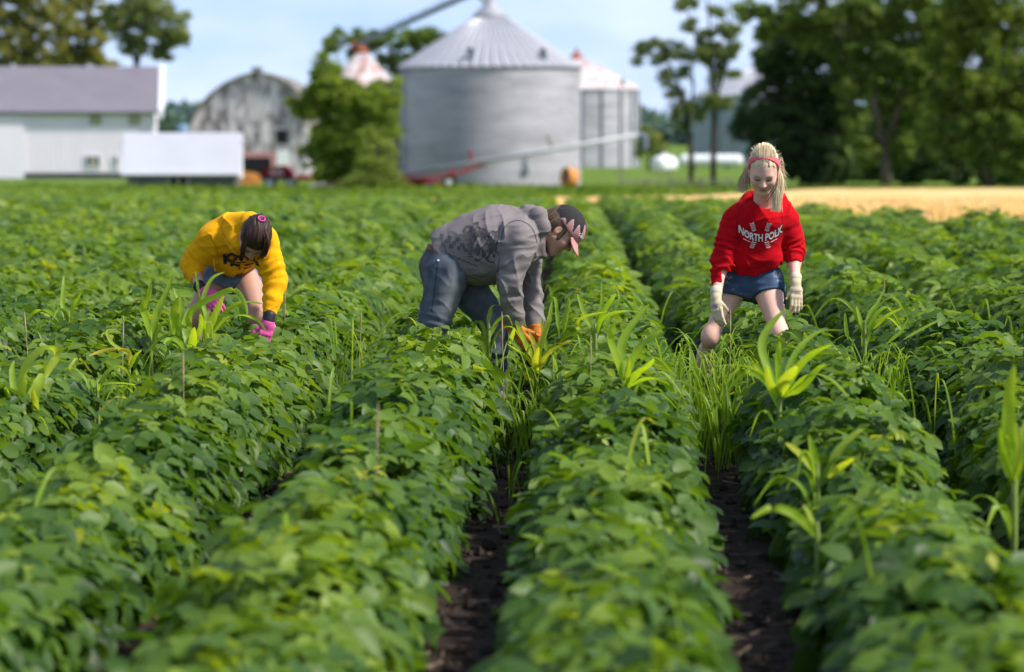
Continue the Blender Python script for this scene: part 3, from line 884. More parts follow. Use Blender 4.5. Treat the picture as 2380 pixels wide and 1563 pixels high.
# ---- red seed wagon, red auger section and orange blade in the yard
def wagon():
    Y = 202.0; zb = float(zg(Y)); X = lambda p: at(p, 0, Y).x; Z = lambda p: at(0, p, Y).z
    e = tag(empty('farm_wagon', (X(640), Y, zb)), 'small red farm wagon with white wheels in front of the old barn', 'wagon')
    m = MB(); t, b = Z(384), Z(413)
    m.add([(X(607), Y-.8, Z(392)), (X(662), Y-.8, t), (X(662), Y+.8, t), (X(607), Y+.8, Z(392)), (X(604), Y-.6, b), (X(684), Y-.6, b), (X(684), Y+.6, b), (X(604), Y+.6, b), (X(680), Y-.8, Z(398)), (X(680), Y+.8, Z(398))],
          [(0, 1, 8, 5, 4), (3, 7, 6, 9, 2), (0, 4, 7, 3), (8, 9, 6, 5), (4, 5, 6, 7), (1, 2, 9, 8), (0, 3, 2, 1)])
    m.build('body', M_RED, e)
    m = MB(); m.box((X(628), Y-.86, Z(409)), (X(660), Y-.803, Z(392))); m.build('side_panel', M_PINK, e)
    m = MB(); m.box((X(606), Y-.5, Z(420)), (X(684), Y+.5, Z(413.2))); m.build('frame', M_RIB, e)
    for px in (628, 676):
        for dy in (-.75, .75):
            c = Vector((X(px), Y+dy, zb+.27)); m = MB(); m.tube([c + Vector((0, -.09, 0)), c + Vector((0, .09, 0))], .27, 18); w = m.build('wheel', M_TYRE, e)
            m = MB(); m.tube([c + Vector((0, -.10, 0)), c + Vector((0, .10, 0))], .19, 16); m.build('rim', M_RIM, w)
    e = tag(empty('auger_section', (X(740), Y, zb)), 'low red and grey auger section lying right of the red wagon', 'auger')
    m = MB(); m.tube([(X(690), Y, Z(410)), (X(765), Y+.1, Z(420))], .12, 8); m.tube([(X(690), Y+.4, Z(414)), (X(760), Y+.4, Z(422))], .08, 8); m.build('frame', M_RED, e)
    m = MB(); m.tube([(X(700), Y-.5, Z(437)), (X(790), Y-.4, Z(424))], .11, 10); m.build('tube', M_GALV, e)
    m = MB(); c = Vector((X(783), Y-.55, Z(424))); m.tube([c, c + Vector((0, .25, 0))], .28, 14); m.build('wheel', M_PINK, e)
    for q0, q1 in ((690, 410), (755, 420)):
        m = MB(); m.tube([(X(q0), Y+.2, Z(q1)), (X(q0), Y+.2, zb)], .05, 6); m.build('leg', M_RED, e)
    Y2_ = 216.0; X = lambda p: at(p, 0, Y2_).x; Z = lambda p: at(0, p, Y2_).z; zb = float(zg(Y2_))
    e = tag(empty('grader_blade', (X(580), Y2_, zb)), 'orange implement blade on the ground beside the white-roofed shed', 'implement')
    m = MB(); m.slab([(X(559), Y2_, zb), (X(604), Y2_-.4, zb), (X(604), Y2_-.15, Z(406)), (X(590), Y2_, Z(402)), (X(559), Y2_+.25, Z(397))], .06); m.build('blade', M_ORANGE, e)
    m = MB(); m.tube([(X(580), Y2_+.1, zb+.4), (X(588), Y2_+1.6, zb+.5)], .07, 6); m.tube([(X(566), Y2_+.2, zb+.4), (X(588), Y2_+1.6, zb+.5)], .05, 6); m.build('hitch', M_ORANGE, e)
wagon()

# ---- fence by the thin trees
def fence():
    Y = 203.0; zb = float(zg(Y)); X = lambda p: at(p, 0, Y).x; Z = lambda p: at(0, p, Y).z
    e = tag(empty('wooden_fence', (X(1443), Y, zb)), 'low grey rail fence on the grass under the thin trees', 'fence')
    for px, top in ((1443, 384), (1503, 415), (1561, 413), (1630, 414), (1700, 414)):
        m = MB(); m.box((X(px)-.07, Y-.07, zb-.1), (X(px)+.07, Y+.07, Z(top))); m.build('post', M_WOOD, e)
    for (p0, p1, h) in ((1447, 1703, 424), (1447, 1703, 416)):
        m = MB(); m.box((X(p0), Y-.11, Z(h+2.2)), (X(p1), Y-.073, Z(h-.6))); m.build('rail', M_WOOD, e)
fence()

# ---- far blue farm structures on the horizon
M_BLUE = mat('hazy_blue_steel', (.22, .34, .52), .7, noise=.1, nscale=.3)
def far_blue(label, px0, px1, top, Y):
    a, b = at(px0, 0, Y).x, at(px1, 0, Y).x; zt = at(0, top, Y).z; zb = float(zg(Y)) - 1
    r_ = (b-a)/2
    e = tag(empty('blue_silo', ((a+b)/2, Y, zb)), label, 'silo')
    m = MB(); m.lathe(((a+b)/2, Y, zb), [(r_, 0), (r_, (zt-zb)*.9)], 24); m.build('wall', M_BLUE, e)
    m = MB(); m.lathe(((a+b)/2, Y, zb), [(r_*1.03, (zt-zb)*.9+.01), (r_*.8, (zt-zb)*.96), (r_*.4, (zt-zb)*.99), (.02, zt-zb)], 24); m.build('roof', M_BLUE, e)
far_blue('pale blue silo far away on the horizon behind the thin trees', 1541, 1557, 262, 1100)
far_blue('blue silo top peeking over the white-roofed shed beside the old barn', 409, 438, 290, 620)
# ================================================================== trees
def tleaf(name, dark, mid, lite, trans=.35): return leaf_mat(name, [(0, dark), (.5, mid), (1, lite)], trans=trans, rough=.6, spec=.25)
L_OLIVE = tleaf('olive_foliage', (.13, .15, .06), (.25, .26, .09), (.37, .37, .14), .5)  # olive leaves, paled and greyed to put distance haze into the colour
L_WILLOW = tleaf('willow_foliage', (.055, .10, .026), (.13, .205, .045), (.24, .325, .07), .48)
L_DUSK = tleaf('dusky_foliage', (.075, .115, .05), (.15, .205, .08), (.26, .32, .13), .45)
L_DARK = tleaf('dark_foliage', (.026, .052, .028), (.055, .10, .04), (.10, .17, .055), .35)
L_MID = tleaf('green_foliage', (.065, .115, .032), (.135, .205, .052), (.24, .32, .085), .48)
L_LIME = tleaf('lime_foliage', (.09, .14, .03), (.18, .26, .045), (.30, .38, .07), .5)
L_SAGE = tleaf('sage_foliage', (.10, .14, .06), (.20, .25, .10), (.32, .36, .15), .45)
L_TWIG = tleaf('pale_foliage', (.11, .16, .04), (.20, .27, .06), (.30, .36, .11), .45)

def crown_leaves(lobes, n_per, size, seed, ysq=1.0, hole=.0):
    """lobes: (x, y, z, r) in world metres; leaves gather in small clumps through each lobe"""
    g = np.random.default_rng(seed)
    Ps, Ts = [], []
    for (x, y, z, r, *rest) in lobes:
        rz = rest[0] if rest else r*.85
        nc = max(6, int(26*r**1.6*n_per))
        d = unit(g.normal(0, 1, (nc, 3))); rad_ = (.35+.65*g.random(nc)**.5)
        c = np.array([x, y, z]) + d*rad_[:, None]*np.array([r, r*ysq, rz])
        keep = g.random(nc) > hole
        c = c[keep]; nc = len(c)
        cr_ = (.16+.16*g.random(nc))*max(r, 1.2)**.55
        m = int(46)
        off = g.normal(0, 1, (nc, m, 3)); off = unit(off)*(g.random((nc, m, 1))**.45)
        P = c[:, None, :] + off*cr_[:, None, None]*np.array([1.25, 1.25, .8])
        t = (.15+.7*g.random(nc))[:, None] + g.normal(0, .12, (nc, m))
        Ps.append(P.reshape(-1, 3)); Ts.append(t.ravel())
    P = np.concatenate(Ps); t = np.clip(np.concatenate(Ts), 0, 1); n = len(P)
    N = unit(g.normal(0, 1, (n, 3)) + np.array([0, 0, .7])); D = unit(np.cross(N, g.normal(0, 1, (n, 3))) + np.array([0, 0, -.25]))
    L = size*(.7+.6*g.random(n))
    return place_leaflets(P, D, N, L, t, 2, .1*g.random(n))

def branchy(m, p, d, length, r, depth, g, spread=.5):
    pts = [p.copy()]; q = p.copy(); dd = d.copy()
    for i in range(4):
        dd = (dd + Vector(g.normal(0, .10, 3)) + Vector((0, 0, .05))).normalized(); q = q + dd*length/4; pts.append(q.copy())
    m.tube(pts, [r, r*.88, r*.78, r*.68, r*.55], 7)
    if depth > 0:
        for k in range(2 if depth < 2 else 3):
            nd = (dd + Vector(g.normal(0, spread, 3))*1.0); nd.z = abs(nd.z)*.8+.15; nd.normalize()
            branchy(m, pts[2 + (k % 3)], nd, length*.62, r*.5, depth-1, g, spread)

def tree(name, label, Y, base_px, lobes_px, lm, n_per=1.0, size=.26, seed=1, trunk_r=.22, trunk=None, bark=None, group=None, ysq=1.0, hole=.05, cat='tree', depth=3, trunk_top=None, dy=None):
    g = np.random.default_rng(seed)
    b = ground_at(base_px, Y)
    e = tag(empty(name, b), label, cat, group)
    m = MB()
    s = Y/F
    lobes = []
    for (px, py, rp, *rest) in lobes_px:
        dyy = rest[1] if len(rest) > 1 else g.uniform(-1, 1)*rp*s*.5
        q = at(px, py, Y + dyy)
        lobes.append((q.x, Y + dyy, q.z, rp*s, (rest[0]*s if rest and rest[0] else rp*s*.85)))
    if trunk:
        for pts in trunk:
            P = [at(px, py, Y) for px, py, _ in pts]; P[0] = P[0] if pts[0][1] < 380 else Vector((P[0].x, Y, b.z-.1))
            m.tube([Vector((p.x, Y + .15*i*(-1)**i, p.z)) for i, p in enumerate(P)], [r_*s for _, _, r_ in pts], 10)
    else:
        zt = (max(l[2] for l in lobes) - b.z)
        branchy(m, b - Vector((0, 0, .1)), Vector((0, 0, 1)), zt*.6, trunk_r, depth, g)
    # limbs out to the lobes
    if trunk:
        tip = [Vector((at(p[-1][0], p[-1][1], Y).x, Y, at(p[-1][0], p[-1][1], Y).z)) for p in trunk]
        mids = [Vector((at(p[len(p)//2][0], p[len(p)//2][1], Y).x, Y, at(p[len(p)//2][0], p[len(p)//2][1], Y).z)) for p in trunk]
        for (x, y, z, r_, rz) in lobes:
            c = Vector((x, y, z)); src = min(tip+mids, key=lambda t: (t-c).length + (4 if t.z > c.z+.5 else 0))
            mid = src.lerp(c, .5) + Vector(g.normal(0, .12, 3))*min(1, (src-c).length*.3)
            m.tube([src, mid, c, c + Vector(g.normal(0, r_*.5, 3))], [.055, .045, .03, .012], 6)
            for _ in range(4):
                m.tube([c, c + Vector(g.normal(0, r_*.55, 3))], [.025, .008], 4)
    m.build('trunk', bark or M_BARK, e, smooth=True)
    if trunk and n_per < 2.3 and len(lobes) > 8:       # loose outer sprays so that the outline is ragged
        ex = []
        for (x, y, z, r_, rz) in lobes:
            for _ in range(3):
                d_ = unit(g.normal(0, 1, 3)); ex.append((x+d_[0]*r_*1.15, y+d_[1]*r_, z+d_[2]*rz*1.1, r_*.35, r_*.28))
        V0 = crown_leaves(ex, n_per*.8, size*.8, seed+100, ysq, .25)
    else: V0 = None
    V, I, S, T = crown_leaves(lobes, n_per, size*.85, seed, ysq, hole)
    if V0 is not None: V, I, S, T = merge([(V, I, S, T), V0])
    np_mesh('crown', V, I, S, lm, e, attrs={'tint': T}, smooth=False)
    return e

# left, behind the white barn
tree('broadleaf_tree', 'olive-green tree at the top left corner rising behind the white barn', 292, 60,
     [(-40, 90, 55), (10, 20, 60), (60, -40, 70), (30, 90, 45), (80, 60, 48), (120, 110, 40), (90, 0, 55), (20, 130, 35), (140, 40, 40), (60, 140, 28), (110, 148, 26)], L_OLIVE, .8, .30, 21,
     trunk=[[(60, 400, 12), (62, 150, 9), (60, 60, 6), (70, -30, 3)], [(62, 150, 7), (110, 90, 4), (140, 30, 2)], [(62, 160, 7), (15, 80, 4), (-10, 10, 2)]], hole=.12)
tree('broadleaf_tree', 'olive-green tree behind the barn roof, second from the left', 296, 190,
     [(165, 90, 38), (200, 30, 45), (220, 95, 30), (190, -30, 50), (150, -10, 40), (240, 60, 30), (185, 125, 26), (225, 140, 20), (160, 140, 22)], L_OLIVE, .8, .30, 22,
     trunk=[[(185, 400, 11), (195, 150, 8), (210, 60, 5), (200, -30, 3)], [(190, 170, 6), (160, 90, 4), (150, 0, 2)]], hole=.15)
tree('broadleaf_tree', 'rounded tree at the right end of the barn roof, its brown trunk visible', 290, 318,
     [(345, 25, 60), (290, 40, 42), (400, 60, 42), (350, 85, 36), (280, 85, 26), (390, 110, 26), (420, 90, 20), (330, -10, 45), (300, 110, 22), (375, 135, 16), (262, 30, 24)], L_SAGE, .85, .28, 23,
     trunk=[[(318, 400, 9), (318, 150, 7.5), (330, 90, 6), (345, 30, 3)], [(318, 150, 6), (300, 100, 4), (285, 50, 2)], [(330, 90, 4), (372, 120, 3), (395, 70, 2)]], hole=.15)
tree('broadleaf_tree', 'low dark treetops just above the barn roof ridge', 300, 130,
     [(100, 150, 22), (140, 148, 20), (230, 150, 18), (262, 152, 14), (60, 152, 20), (10, 150, 22)], L_OLIVE, .9, .30, 24, trunk=[[(130, 400, 8), (130, 170, 6), (140, 150, 3)]], hole=.05)
# flat-topped tree behind the rusty cone
tree('broadleaf_tree', 'flat-topped green tree behind the rusty cone roof and the big bin', 262, 930,
     [(790, 95, 30, 20), (840, 85, 34, 20), (890, 92, 34, 22), (940, 92, 32, 20), (990, 80, 34, 18), (930, 130, 26), (900, 150, 22), (950, 160, 20), (830, 120, 22), (1010, 90, 24), (965, 110, 22), (925, 185, 16), (770, 108, 18)], L_MID, .75, .24, 25,
     trunk=[[(930, 400, 10), (928, 230, 8), (925, 170, 6), (905, 110, 4)], [(928, 200, 5), (955, 130, 3.5), (985, 90, 2)], [(925, 180, 5), (870, 110, 3), (800, 95, 2)]], hole=.25)
# bushy tree in front of the old barn
tree('bushy_tree', 'bushy bright green tree between the old barn and the big bin', 199, 800,
     [(755, 165, 32, 30), (765, 205, 42), (722, 262, 20), (748, 190, 24), (730, 245, 34), (700, 250, 26, 18), (800, 260, 52), (850, 235, 48), (890, 215, 36), (905, 245, 28), (780, 320, 58), (840, 330, 55), (885, 300, 36), (760, 380, 52), (820, 400, 45), (865, 370, 45), (745, 340, 35), (795, 215, 30), (850, 285, 45)], L_LIME, 2.1, .20, 26,
     trunk=[[(795, 430, 11), (800, 350, 9), (790, 280, 6), (765, 200, 3)], [(800, 360, 7), (840, 290, 5), (880, 230, 3)]], hole=.05)
tree('vine_bush', 'pale lime shrub at the foot of the bushy tree, left of the auger hopper', 196, 872,
     [(872, 380, 38, 55), (900, 405, 30, 34), (845, 415, 32, 28), (880, 425, 42, 24), (860, 330, 24, 40), (905, 350, 18, 30), (820, 430, 25, 14), (925, 430, 18, 14)], L_TWIG, 2.2, .16, 27, trunk=[[(872, 435, 5), (870, 400, 4), (875, 350, 2)]], hole=.08, cat='shrub')

# slim trees right of the bins
tree('slim_tree', 'slim leaning tree with patchy foliage, left of the pair right of the bins', 219, 1606,
     [(1495, 112, 22, 16), (1530, 135, 22, 15), (1575, 118, 24, 20), (1612, 125, 24, 22), (1550, 180, 20, 22), (1590, 165, 18, 18), (1570, 215, 20, 18), (1600, 245, 22, 18), (1575, 255, 18, 24), (1625, 270, 16, 20), (1480, 140, 12, 10), (1545, 105, 14, 12), (1590, 290, 15, 14), (1520, 100, 13, 12)], L_DUSK, 2.3, .17, 28,
     trunk=[[(1606, 435, 7), (1606, 350, 6.5), (1596, 285, 5), (1585, 220, 4), (1560, 150, 2.5), (1510, 120, 1.5)], [(1598, 300, 4), (1612, 200, 3), (1605, 125, 1.5)]], bark=M_BARKDK, hole=.12, group='slim trees right of the bins')
tree('slim_tree', 'slim upright tree with open twigs, right one of the pair right of the bins', 219, 1658,
     [(1590, 8, 22, 16), (1640, 95, 26, 24), (1675, 130, 22, 24), (1690, 70, 26, 18), (1645, 130, 18, 16), (1700, 120, 18, 16), (1660, 180, 12, 14), (1665, 25, 16, 12), (1650, 235, 18, 16), (1600, 60, 12, 14), (1680, 240, 14, 12), (1700, 170, 12, 12)], L_DUSK, 2.25, .17, 29,
     trunk=[[(1658, 435, 7.5), (1658, 340, 7), (1660, 250, 6), (1655, 160, 4), (1650, 60, 2.5), (1640, -30, 1.5)], [(1660, 240, 4.5), (1690, 150, 3), (1700, 60, 1.8), (1690, -20, 1)], [(1655, 180, 3.5), (1615, 80, 2.5), (1592, 10, 1.5)]], bark=M_BARKDK, hole=.12, group='slim trees right of the bins')

# the dark grove on the right
tree('shade_tree', 'very dark green tree at the left end of the right-hand grove', 207, 1862,
     [(1855, 90, 70), (1800, 130, 45), (1900, 160, 70), (1845, 200, 70), (1800, 215, 50), (1900, 260, 70), (1840, 290, 70), (1790, 260, 30), (1870, 350, 60), (1930, 330, 55), (1830, 375, 45), (1900, 400, 45), (1775, 145, 24), (1930, 90, 50), (1960, 240, 50), (1945, 395, 40), (1990, 150, 45)], L_DARK, 1.5, .26, 30,
     trunk=[[(1870, 435, 14), (1868, 300, 12), (1860, 160, 7), (1850, 60, 4)]], bark=M_BARKDK, hole=.02, ysq=.8)
tree('shade_bush', 'dark rounded bush in front of the grey bin', 209, 1745,
     [(1745, 270, 40, 36), (1725, 300, 30, 28), (1765, 310, 34, 30), (1760, 350, 24, 20), (1780, 285, 24)], L_DARK, 1.5, .22, 31, trunk=[[(1758, 435, 5), (1756, 350, 4), (1750, 290, 3)]], bark=M_BARKDK, hole=.04, cat='shrub')
tree('cottonwood', 'tall forked cottonwood with a pale brown trunk in the right-hand grove', 203, 2058,
     [(1800, 40, 44), (1870, 15, 60), (1950, 0, 70), (2050, 30, 60), (2010, 100, 50), (2100, 90, 60), (2050, 160, 46), (2120, 190, 44), (1960, 130, 45), (2000, 200, 40), (1990, 290, 34, 50), (2130, 250, 32, 40), (2100, 320, 26, 40), (2010, 350, 26, 36), (1740, 20, 28, 18), (2070, 230, 30), (1780, 70, 24, 20), (2150, 120, 42), (2120, -20, 60), (2200, 30, 55), (1900, 70, 45), (2000, 40, 50), (2080, 130, 40), (2170, 180, 38)], L_MID, 1.35, .24, 32,
     trunk=[[(2060, 435, 15), (2058, 380, 13), (2048, 320, 11), (2030, 240, 8), (2040, 120, 6), (2000, 30, 4), (1960, -40, 3)], [(2052, 340, 9), (2095, 240, 8), (2110, 150, 6), (2130, 40, 4)], [(2045, 130, 5), (1950, 60, 3.5), (1860, 10, 2)]], hole=.18)
tree('willow_tree', 'yellow-green tree leaning over the grain field at the right edge', 196, 2290,
     [(2200, 130, 46), (2270, 80, 60), (2350, 60, 70), (2260, 200, 60), (2330, 190, 70), (2400, 200, 70), (2230, 270, 50), (2300, 280, 65), (2370, 300, 65), (2200, 340, 38), (2270, 350, 45), (2340, 370, 40), (2320, -10, 70), (2210, 50, 40), (2400, 380, 40), (2240, 0, 50), (2180, 225, 30), (2160, 310, 24)], L_WILLOW, 1.9, .24, 33,
     trunk=[[(2300, 435, 12), (2295, 330, 10), (2270, 220, 7), (2290, 80, 4)], [(2297, 330, 7), (2340, 220, 5), (2370, 90, 3)]], hole=.12)
tree('shade_tree', 'dark undergrowth tree under the willow at the right edge', 204, 2220,
     [(2160, 380, 36), (2220, 390, 38), (2290, 400, 40), (2350, 410, 40), (2400, 380, 50), (2120, 400, 24), (2330, 340, 40), (2180, 340, 30), (2250, 330, 40), (2400, 300, 50)], L_DARK, 1.5, .24, 34, trunk=[[(2230, 435, 8), (2228, 380, 6), (2235, 340, 3)]], bark=M_BARKDK, hole=.03)
tree('broadleaf_tree', 'dim green tree deep inside the right-hand grove', 232, 2140,
     [(1980, 60, 70), (2100, 130, 80), (2200, 90, 80), (2060, 260, 70), (2160, 250, 70), (2240, 220, 60), (1980, 360, 50), (2080, 370, 50), (2330, 130, 80), (2170, 380, 50), (2020, 420, 40), (2110, 420, 40), (2200, 415, 40), (2150, 330, 60), (2300, 250, 60), (2050, 180, 60)], L_MID, 1.2, .30, 35, hole=.12, trunk=[[(2120, 435, 10), (2130, 300, 8), (2100, 150, 5)]], ysq=.6)
# green bushes by the tanks and far trees
tree('round_bush', 'grey-green bush between the auger spout and the small white tank', 300, 1508,
     [(1508, 320, 26, 34), (1530, 345, 20, 18), (1495, 350, 18, 16)], L_SAGE, 1.2, .26, 36, trunk=[[(1508, 395, 4), (1508, 340, 3)]], cat='shrub')

def far_woods():
    g = np.random.default_rng(77)
    lobes = []
    for i in range(300):
        px = g.uniform(-100, 2480)
        Y = g.uniform(900, 1500); q = at(px, 306, Y)
        h = g.uniform(5, 10) if not (1480 < px < 1640) else g.uniform(4, 7)
        lobes.append((q.x, Y, float(zg(Y)) + h*.5, g.uniform(6, 12), h*.7))
    V, I, S, T = crown_leaves(lobes, .035, 2.0, 78)
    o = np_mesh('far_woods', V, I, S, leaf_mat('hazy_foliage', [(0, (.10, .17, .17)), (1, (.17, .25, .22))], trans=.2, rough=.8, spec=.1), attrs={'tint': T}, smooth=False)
    tag(o, 'hazy line of woods along the horizon', 'woods', kind='stuff')
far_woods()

# weeds and rough grass along the far field edge and round the buildings
def weeds():
    g = np.random.default_rng(91)
    n = 30000
    px = g.uniform(-60, 2440, n); Y = g.uniform(112, 208, n)
    X = 0 + (px-1325)/F*Y
    keep = (Y > soy_edge(X)+.5) & ~((X > -5.5) & (Y < far_edge(X)+.5)) & (g.random(n) < .75)
    px, Y, X = px[keep], Y[keep], X[keep]; n = len(X)
    h = .12 + .12*g.random(n); tall = noise3(np.stack([X*.35, Y*.12, 0*X], -1)); h *= (.5+1.2*tall)
    P = np.stack([X, Y, zg(Y)-.02], -1); D = unit(np.stack([g.normal(0, .3, n), g.normal(0, .3, n), np.ones(n)], -1)); N = unit(np.cross(D, g.normal(0, 1, (n, 3))))
    t = np.clip(.25+.5*noise3(np.stack([X*.2+4, Y*.1, 0*X], -1)) + g.normal(0, .12, n), 0, 1)
    V, I, S, T = place_leaflets(P, D, N, h, t, 2, .25*g.random(n))
    o = np_mesh('rough_grass', V, I, S, leaf_mat('rough_grass', [(0, (.06, .11, .018)), (.5, (.12, .20, .02)), (.8, (.22, .27, .05)), (1, (.36, .30, .12))], trans=.35, rough=.7, spec=.2), attrs={'tint': T}, smooth=False)
    tag(o, 'rough green grass and weeds in front of the farm buildings', 'grass', kind='stuff')
weeds()
# ================================================================== implicit bodies
def vv(p): return np.array(p, dtype=np.float32)

class SDF:
    """smoothly blended solids, meshed by naive surface nets"""
    def __init__(self): self.ops = []; self.lo = None; self.hi = None
    def _bb(self, a, r):
        a = vv(a); l, h = a-r, a+r
        self.lo = l if self.lo is None else np.minimum(self.lo, l)
        self.hi = h if self.hi is None else np.maximum(self.hi, h)
    def op(self, f, k=.02, mode='u'): self.ops.append((f, k, mode)); return self
    def cap(self, a, b, ra, rb, k=.02, side=None, ratio=1.0, fold=0.0, nf=6, mode='u', ph=0.0):
        """tapered capsule; with side, its cross-section is ratio times wider along side; fold makes cloth rings"""
        a, b = vv(a), vv(b); ab = b-a; L2 = float(ab@ab)+1e-12; L = math.sqrt(L2)
        sd_ = None
        if side is not None:
            sd_ = vv(side); sd_ = sd_ - ab*float(sd_@ab)/L2; sd_ = sd_/np.linalg.norm(sd_)
        def f(P):
            q = P-a; t = np.clip((q@ab)/L2, 0, 1)
            w = q - t[:, None]*ab
            if sd_ is not None:
                s = w@sd_; w = w - (s*(1-1/ratio))[:, None]*sd_
            d = np.sqrt((w*w).sum(1)) - (ra+(rb-ra)*t)
            if fold:
                nn = noise3(P*11+ph)
                d = d - fold*(np.sin(6.283*nf*t + 7*nn + ph)*.5+.5)*np.sqrt(np.maximum(np.sin(np.pi*np.clip(t*1.02, 0, 1)), 0))*(.4+.9*noise3(P*7+3+ph))
            return d
        if mode == 'u': self._bb(a, max(ra, ra*ratio)+fold); self._bb(b, max(rb, rb*ratio)+fold)
        return self.op(f, k, mode)
    def ell(self, c, r, k=.02, M=None, mode='u'):
        """ellipsoid; M: 3x3 with the axes as columns"""
        c, r = vv(c), vv(r); M = None if M is None else np.array(M, dtype=np.float32)
        def f(P):
            q = P-c
            if M is not None: q = q@M
            k0 = np.sqrt(((q/r)**2).sum(1)); k1 = np.sqrt(((q/(r*r))**2).sum(1))+1e-9
            return k0*(k0-1)/k1
        if mode == 'u': self._bb(c, float(r.max()))
        return self.op(f, k, mode)
    def cut(self, p, n, k=.004):
        """keep only the side opposite to n"""
        p, n = vv(p), unit(vv(n))
        return self.op(lambda P: -(((P-p)@n)), k, 's')
    def sub(self, other, k=.01): return self.op(other, k, 's')
    def eval(self, P):
        d = np.full(len(P), 1e3, np.float32)
        for f, k, mode in self.ops:
            e = f(P).astype(np.float32)
            if mode == 'u':
                h = np.clip(.5+.5*(e-d)/k, 0, 1); d2 = e + (d-e)*h - k*h*(1-h)
                d = np.where(d > 100, e, d2)
            elif mode == 's':                      # subtract solid e
                h = np.clip(.5-.5*(d+e)/k, 0, 1); d = d*(1-h) + (-e)*h + k*h*(1-h)
            elif mode == 'd': d = d + e            # displacement
        return d
    def mesh(self, h, pad=.02):
        lo = self.lo-pad; hi = self.hi+pad; B = 8
        nb = np.ceil((hi-lo)/(h*B)).astype(int)+1; n = nb*B+1
        bc = np.stack(np.meshgrid(*[np.arange(m) for m in nb], indexing='ij'), -1).reshape(-1, 3)
        C = lo + (bc+.5)*B*h
        dc = self.eval(C.astype(np.float32))
        grid = np.full(tuple(n), 1.0, np.float32)
        R_ = B*h*.9+.035
        act = bc[np.abs(dc) < R_]
        for blk in bc[dc <= -R_]:
            grid[blk[0]*B:(blk[0]+1)*B+1, blk[1]*B:(blk[1]+1)*B+1, blk[2]*B:(blk[2]+1)*B+1] = -1.0
        loc = np.stack(np.meshgrid(*[np.arange(B+1)]*3, indexing='ij'), -1).reshape(-1, 3)
        for s in range(0, len(act), 512):
            ch = act[s:s+512]
            idx = ch[:, None, :]*B + loc[None]
            P = (lo + idx*h).reshape(-1, 3).astype(np.float32)
            D = self.eval(P)
            ii = idx.reshape(-1, 3); grid[ii[:, 0], ii[:, 1], ii[:, 2]] = D
        g = grid; sgn = g < 0
        cn = [sgn[i:n[0]-1+i, j:n[1]-1+j, k:n[2]-1+k] for i in (0, 1) for j in (0, 1) for k in (0, 1)]
        s_ = sum(c.astype(np.int8) for c in cn)
        mixed = (s_ > 0) & (s_ < 8)
        cid = -np.ones(mixed.shape, np.int64); cells = np.argwhere(mixed); cid[mixed] = np.arange(len(cells))
        acc = np.zeros((len(cells), 3)); cnt = np.zeros(len(cells))
        co = np.array([(i, j, k) for i in (0, 1) for j in (0, 1) for k in (0, 1)])
        vals = np.stack([g[cells[:, 0]+o[0], cells[:, 1]+o[1], cells[:, 2]+o[2]] for o in co], 1)
        for a in range(8):
            for b in range(a+1, 8):
                if np.abs(co[a]-co[b]).sum() != 1: continue
                va, vb = vals[:, a], vals[:, b]; m = (va < 0) != (vb < 0)
                t = np.where(m, va/np.where(np.abs(va-vb) < 1e-9, 1, va-vb), 0)
                p = co[a] + (co[b]-co[a])*t[:, None]
                acc += np.where(m[:, None], p, 0); cnt += m
        V = lo + (cells + acc/np.maximum(cnt, 1)[:, None])*h
        Q = []
        for ax in range(3):
            o = [0, 0, 0]; o[ax] = 1
            A = sgn[:n[0]-o[0], :n[1]-o[1], :n[2]-o[2]]; Bq = sgn[o[0]:, o[1]:, o[2]:]
            e = np.argwhere(A != Bq); fl = A[e[:, 0], e[:, 1], e[:, 2]]
            u, v = [(1, 2), (2, 0), (0, 1)][ax]
            ok = (e[:, u] > 0) & (e[:, v] > 0) & (e[:, u] < n[u]-1) & (e[:, v] < n[v]-1)
            e, fl = e[ok], fl[ok]
            c = []
            for du, dv in ((-1, -1), (0, -1), (0, 0), (-1, 0)):
                q = e.copy(); q[:, u] += du; q[:, v] += dv; c.append(cid[q[:, 0], q[:, 1], q[:, 2]])
            c = np.stack(c, 1); c = np.where(fl[:, None], c, c[:, ::-1]); Q.append(c[(c >= 0).all(1)])
        return V.astype(np.float32), np.concatenate(Q)

def sdf_object(name, S, h, m, parent=None, color=None):
    V, Q = S.mesh(h)
    attrs = None
    if color is not None:
        c = color(V) if callable(color) else np.tile(np.array(color, np.float32), (len(V), 1))
        attrs = {'Col': c}
    o = np_mesh(name, V, Q.ravel(), np.full(len(Q), 4), m, parent, attrs)
    o['_n'] = len(V); del o['_n']
    return o

def smooth01(x, a, b): t = np.clip((x-a)/(b-a), 0, 1); return t*t*(3-2*t)

def bvh_of(o):
    me = o.data
    V = np.empty(len(me.vertices)*3, np.float32); me.vertices.foreach_get('co', V)
    return BVHTree.FromPolygons([Vector(v) for v in V.reshape(-1, 3)], [tuple(p.vertices) for p in me.polygons])

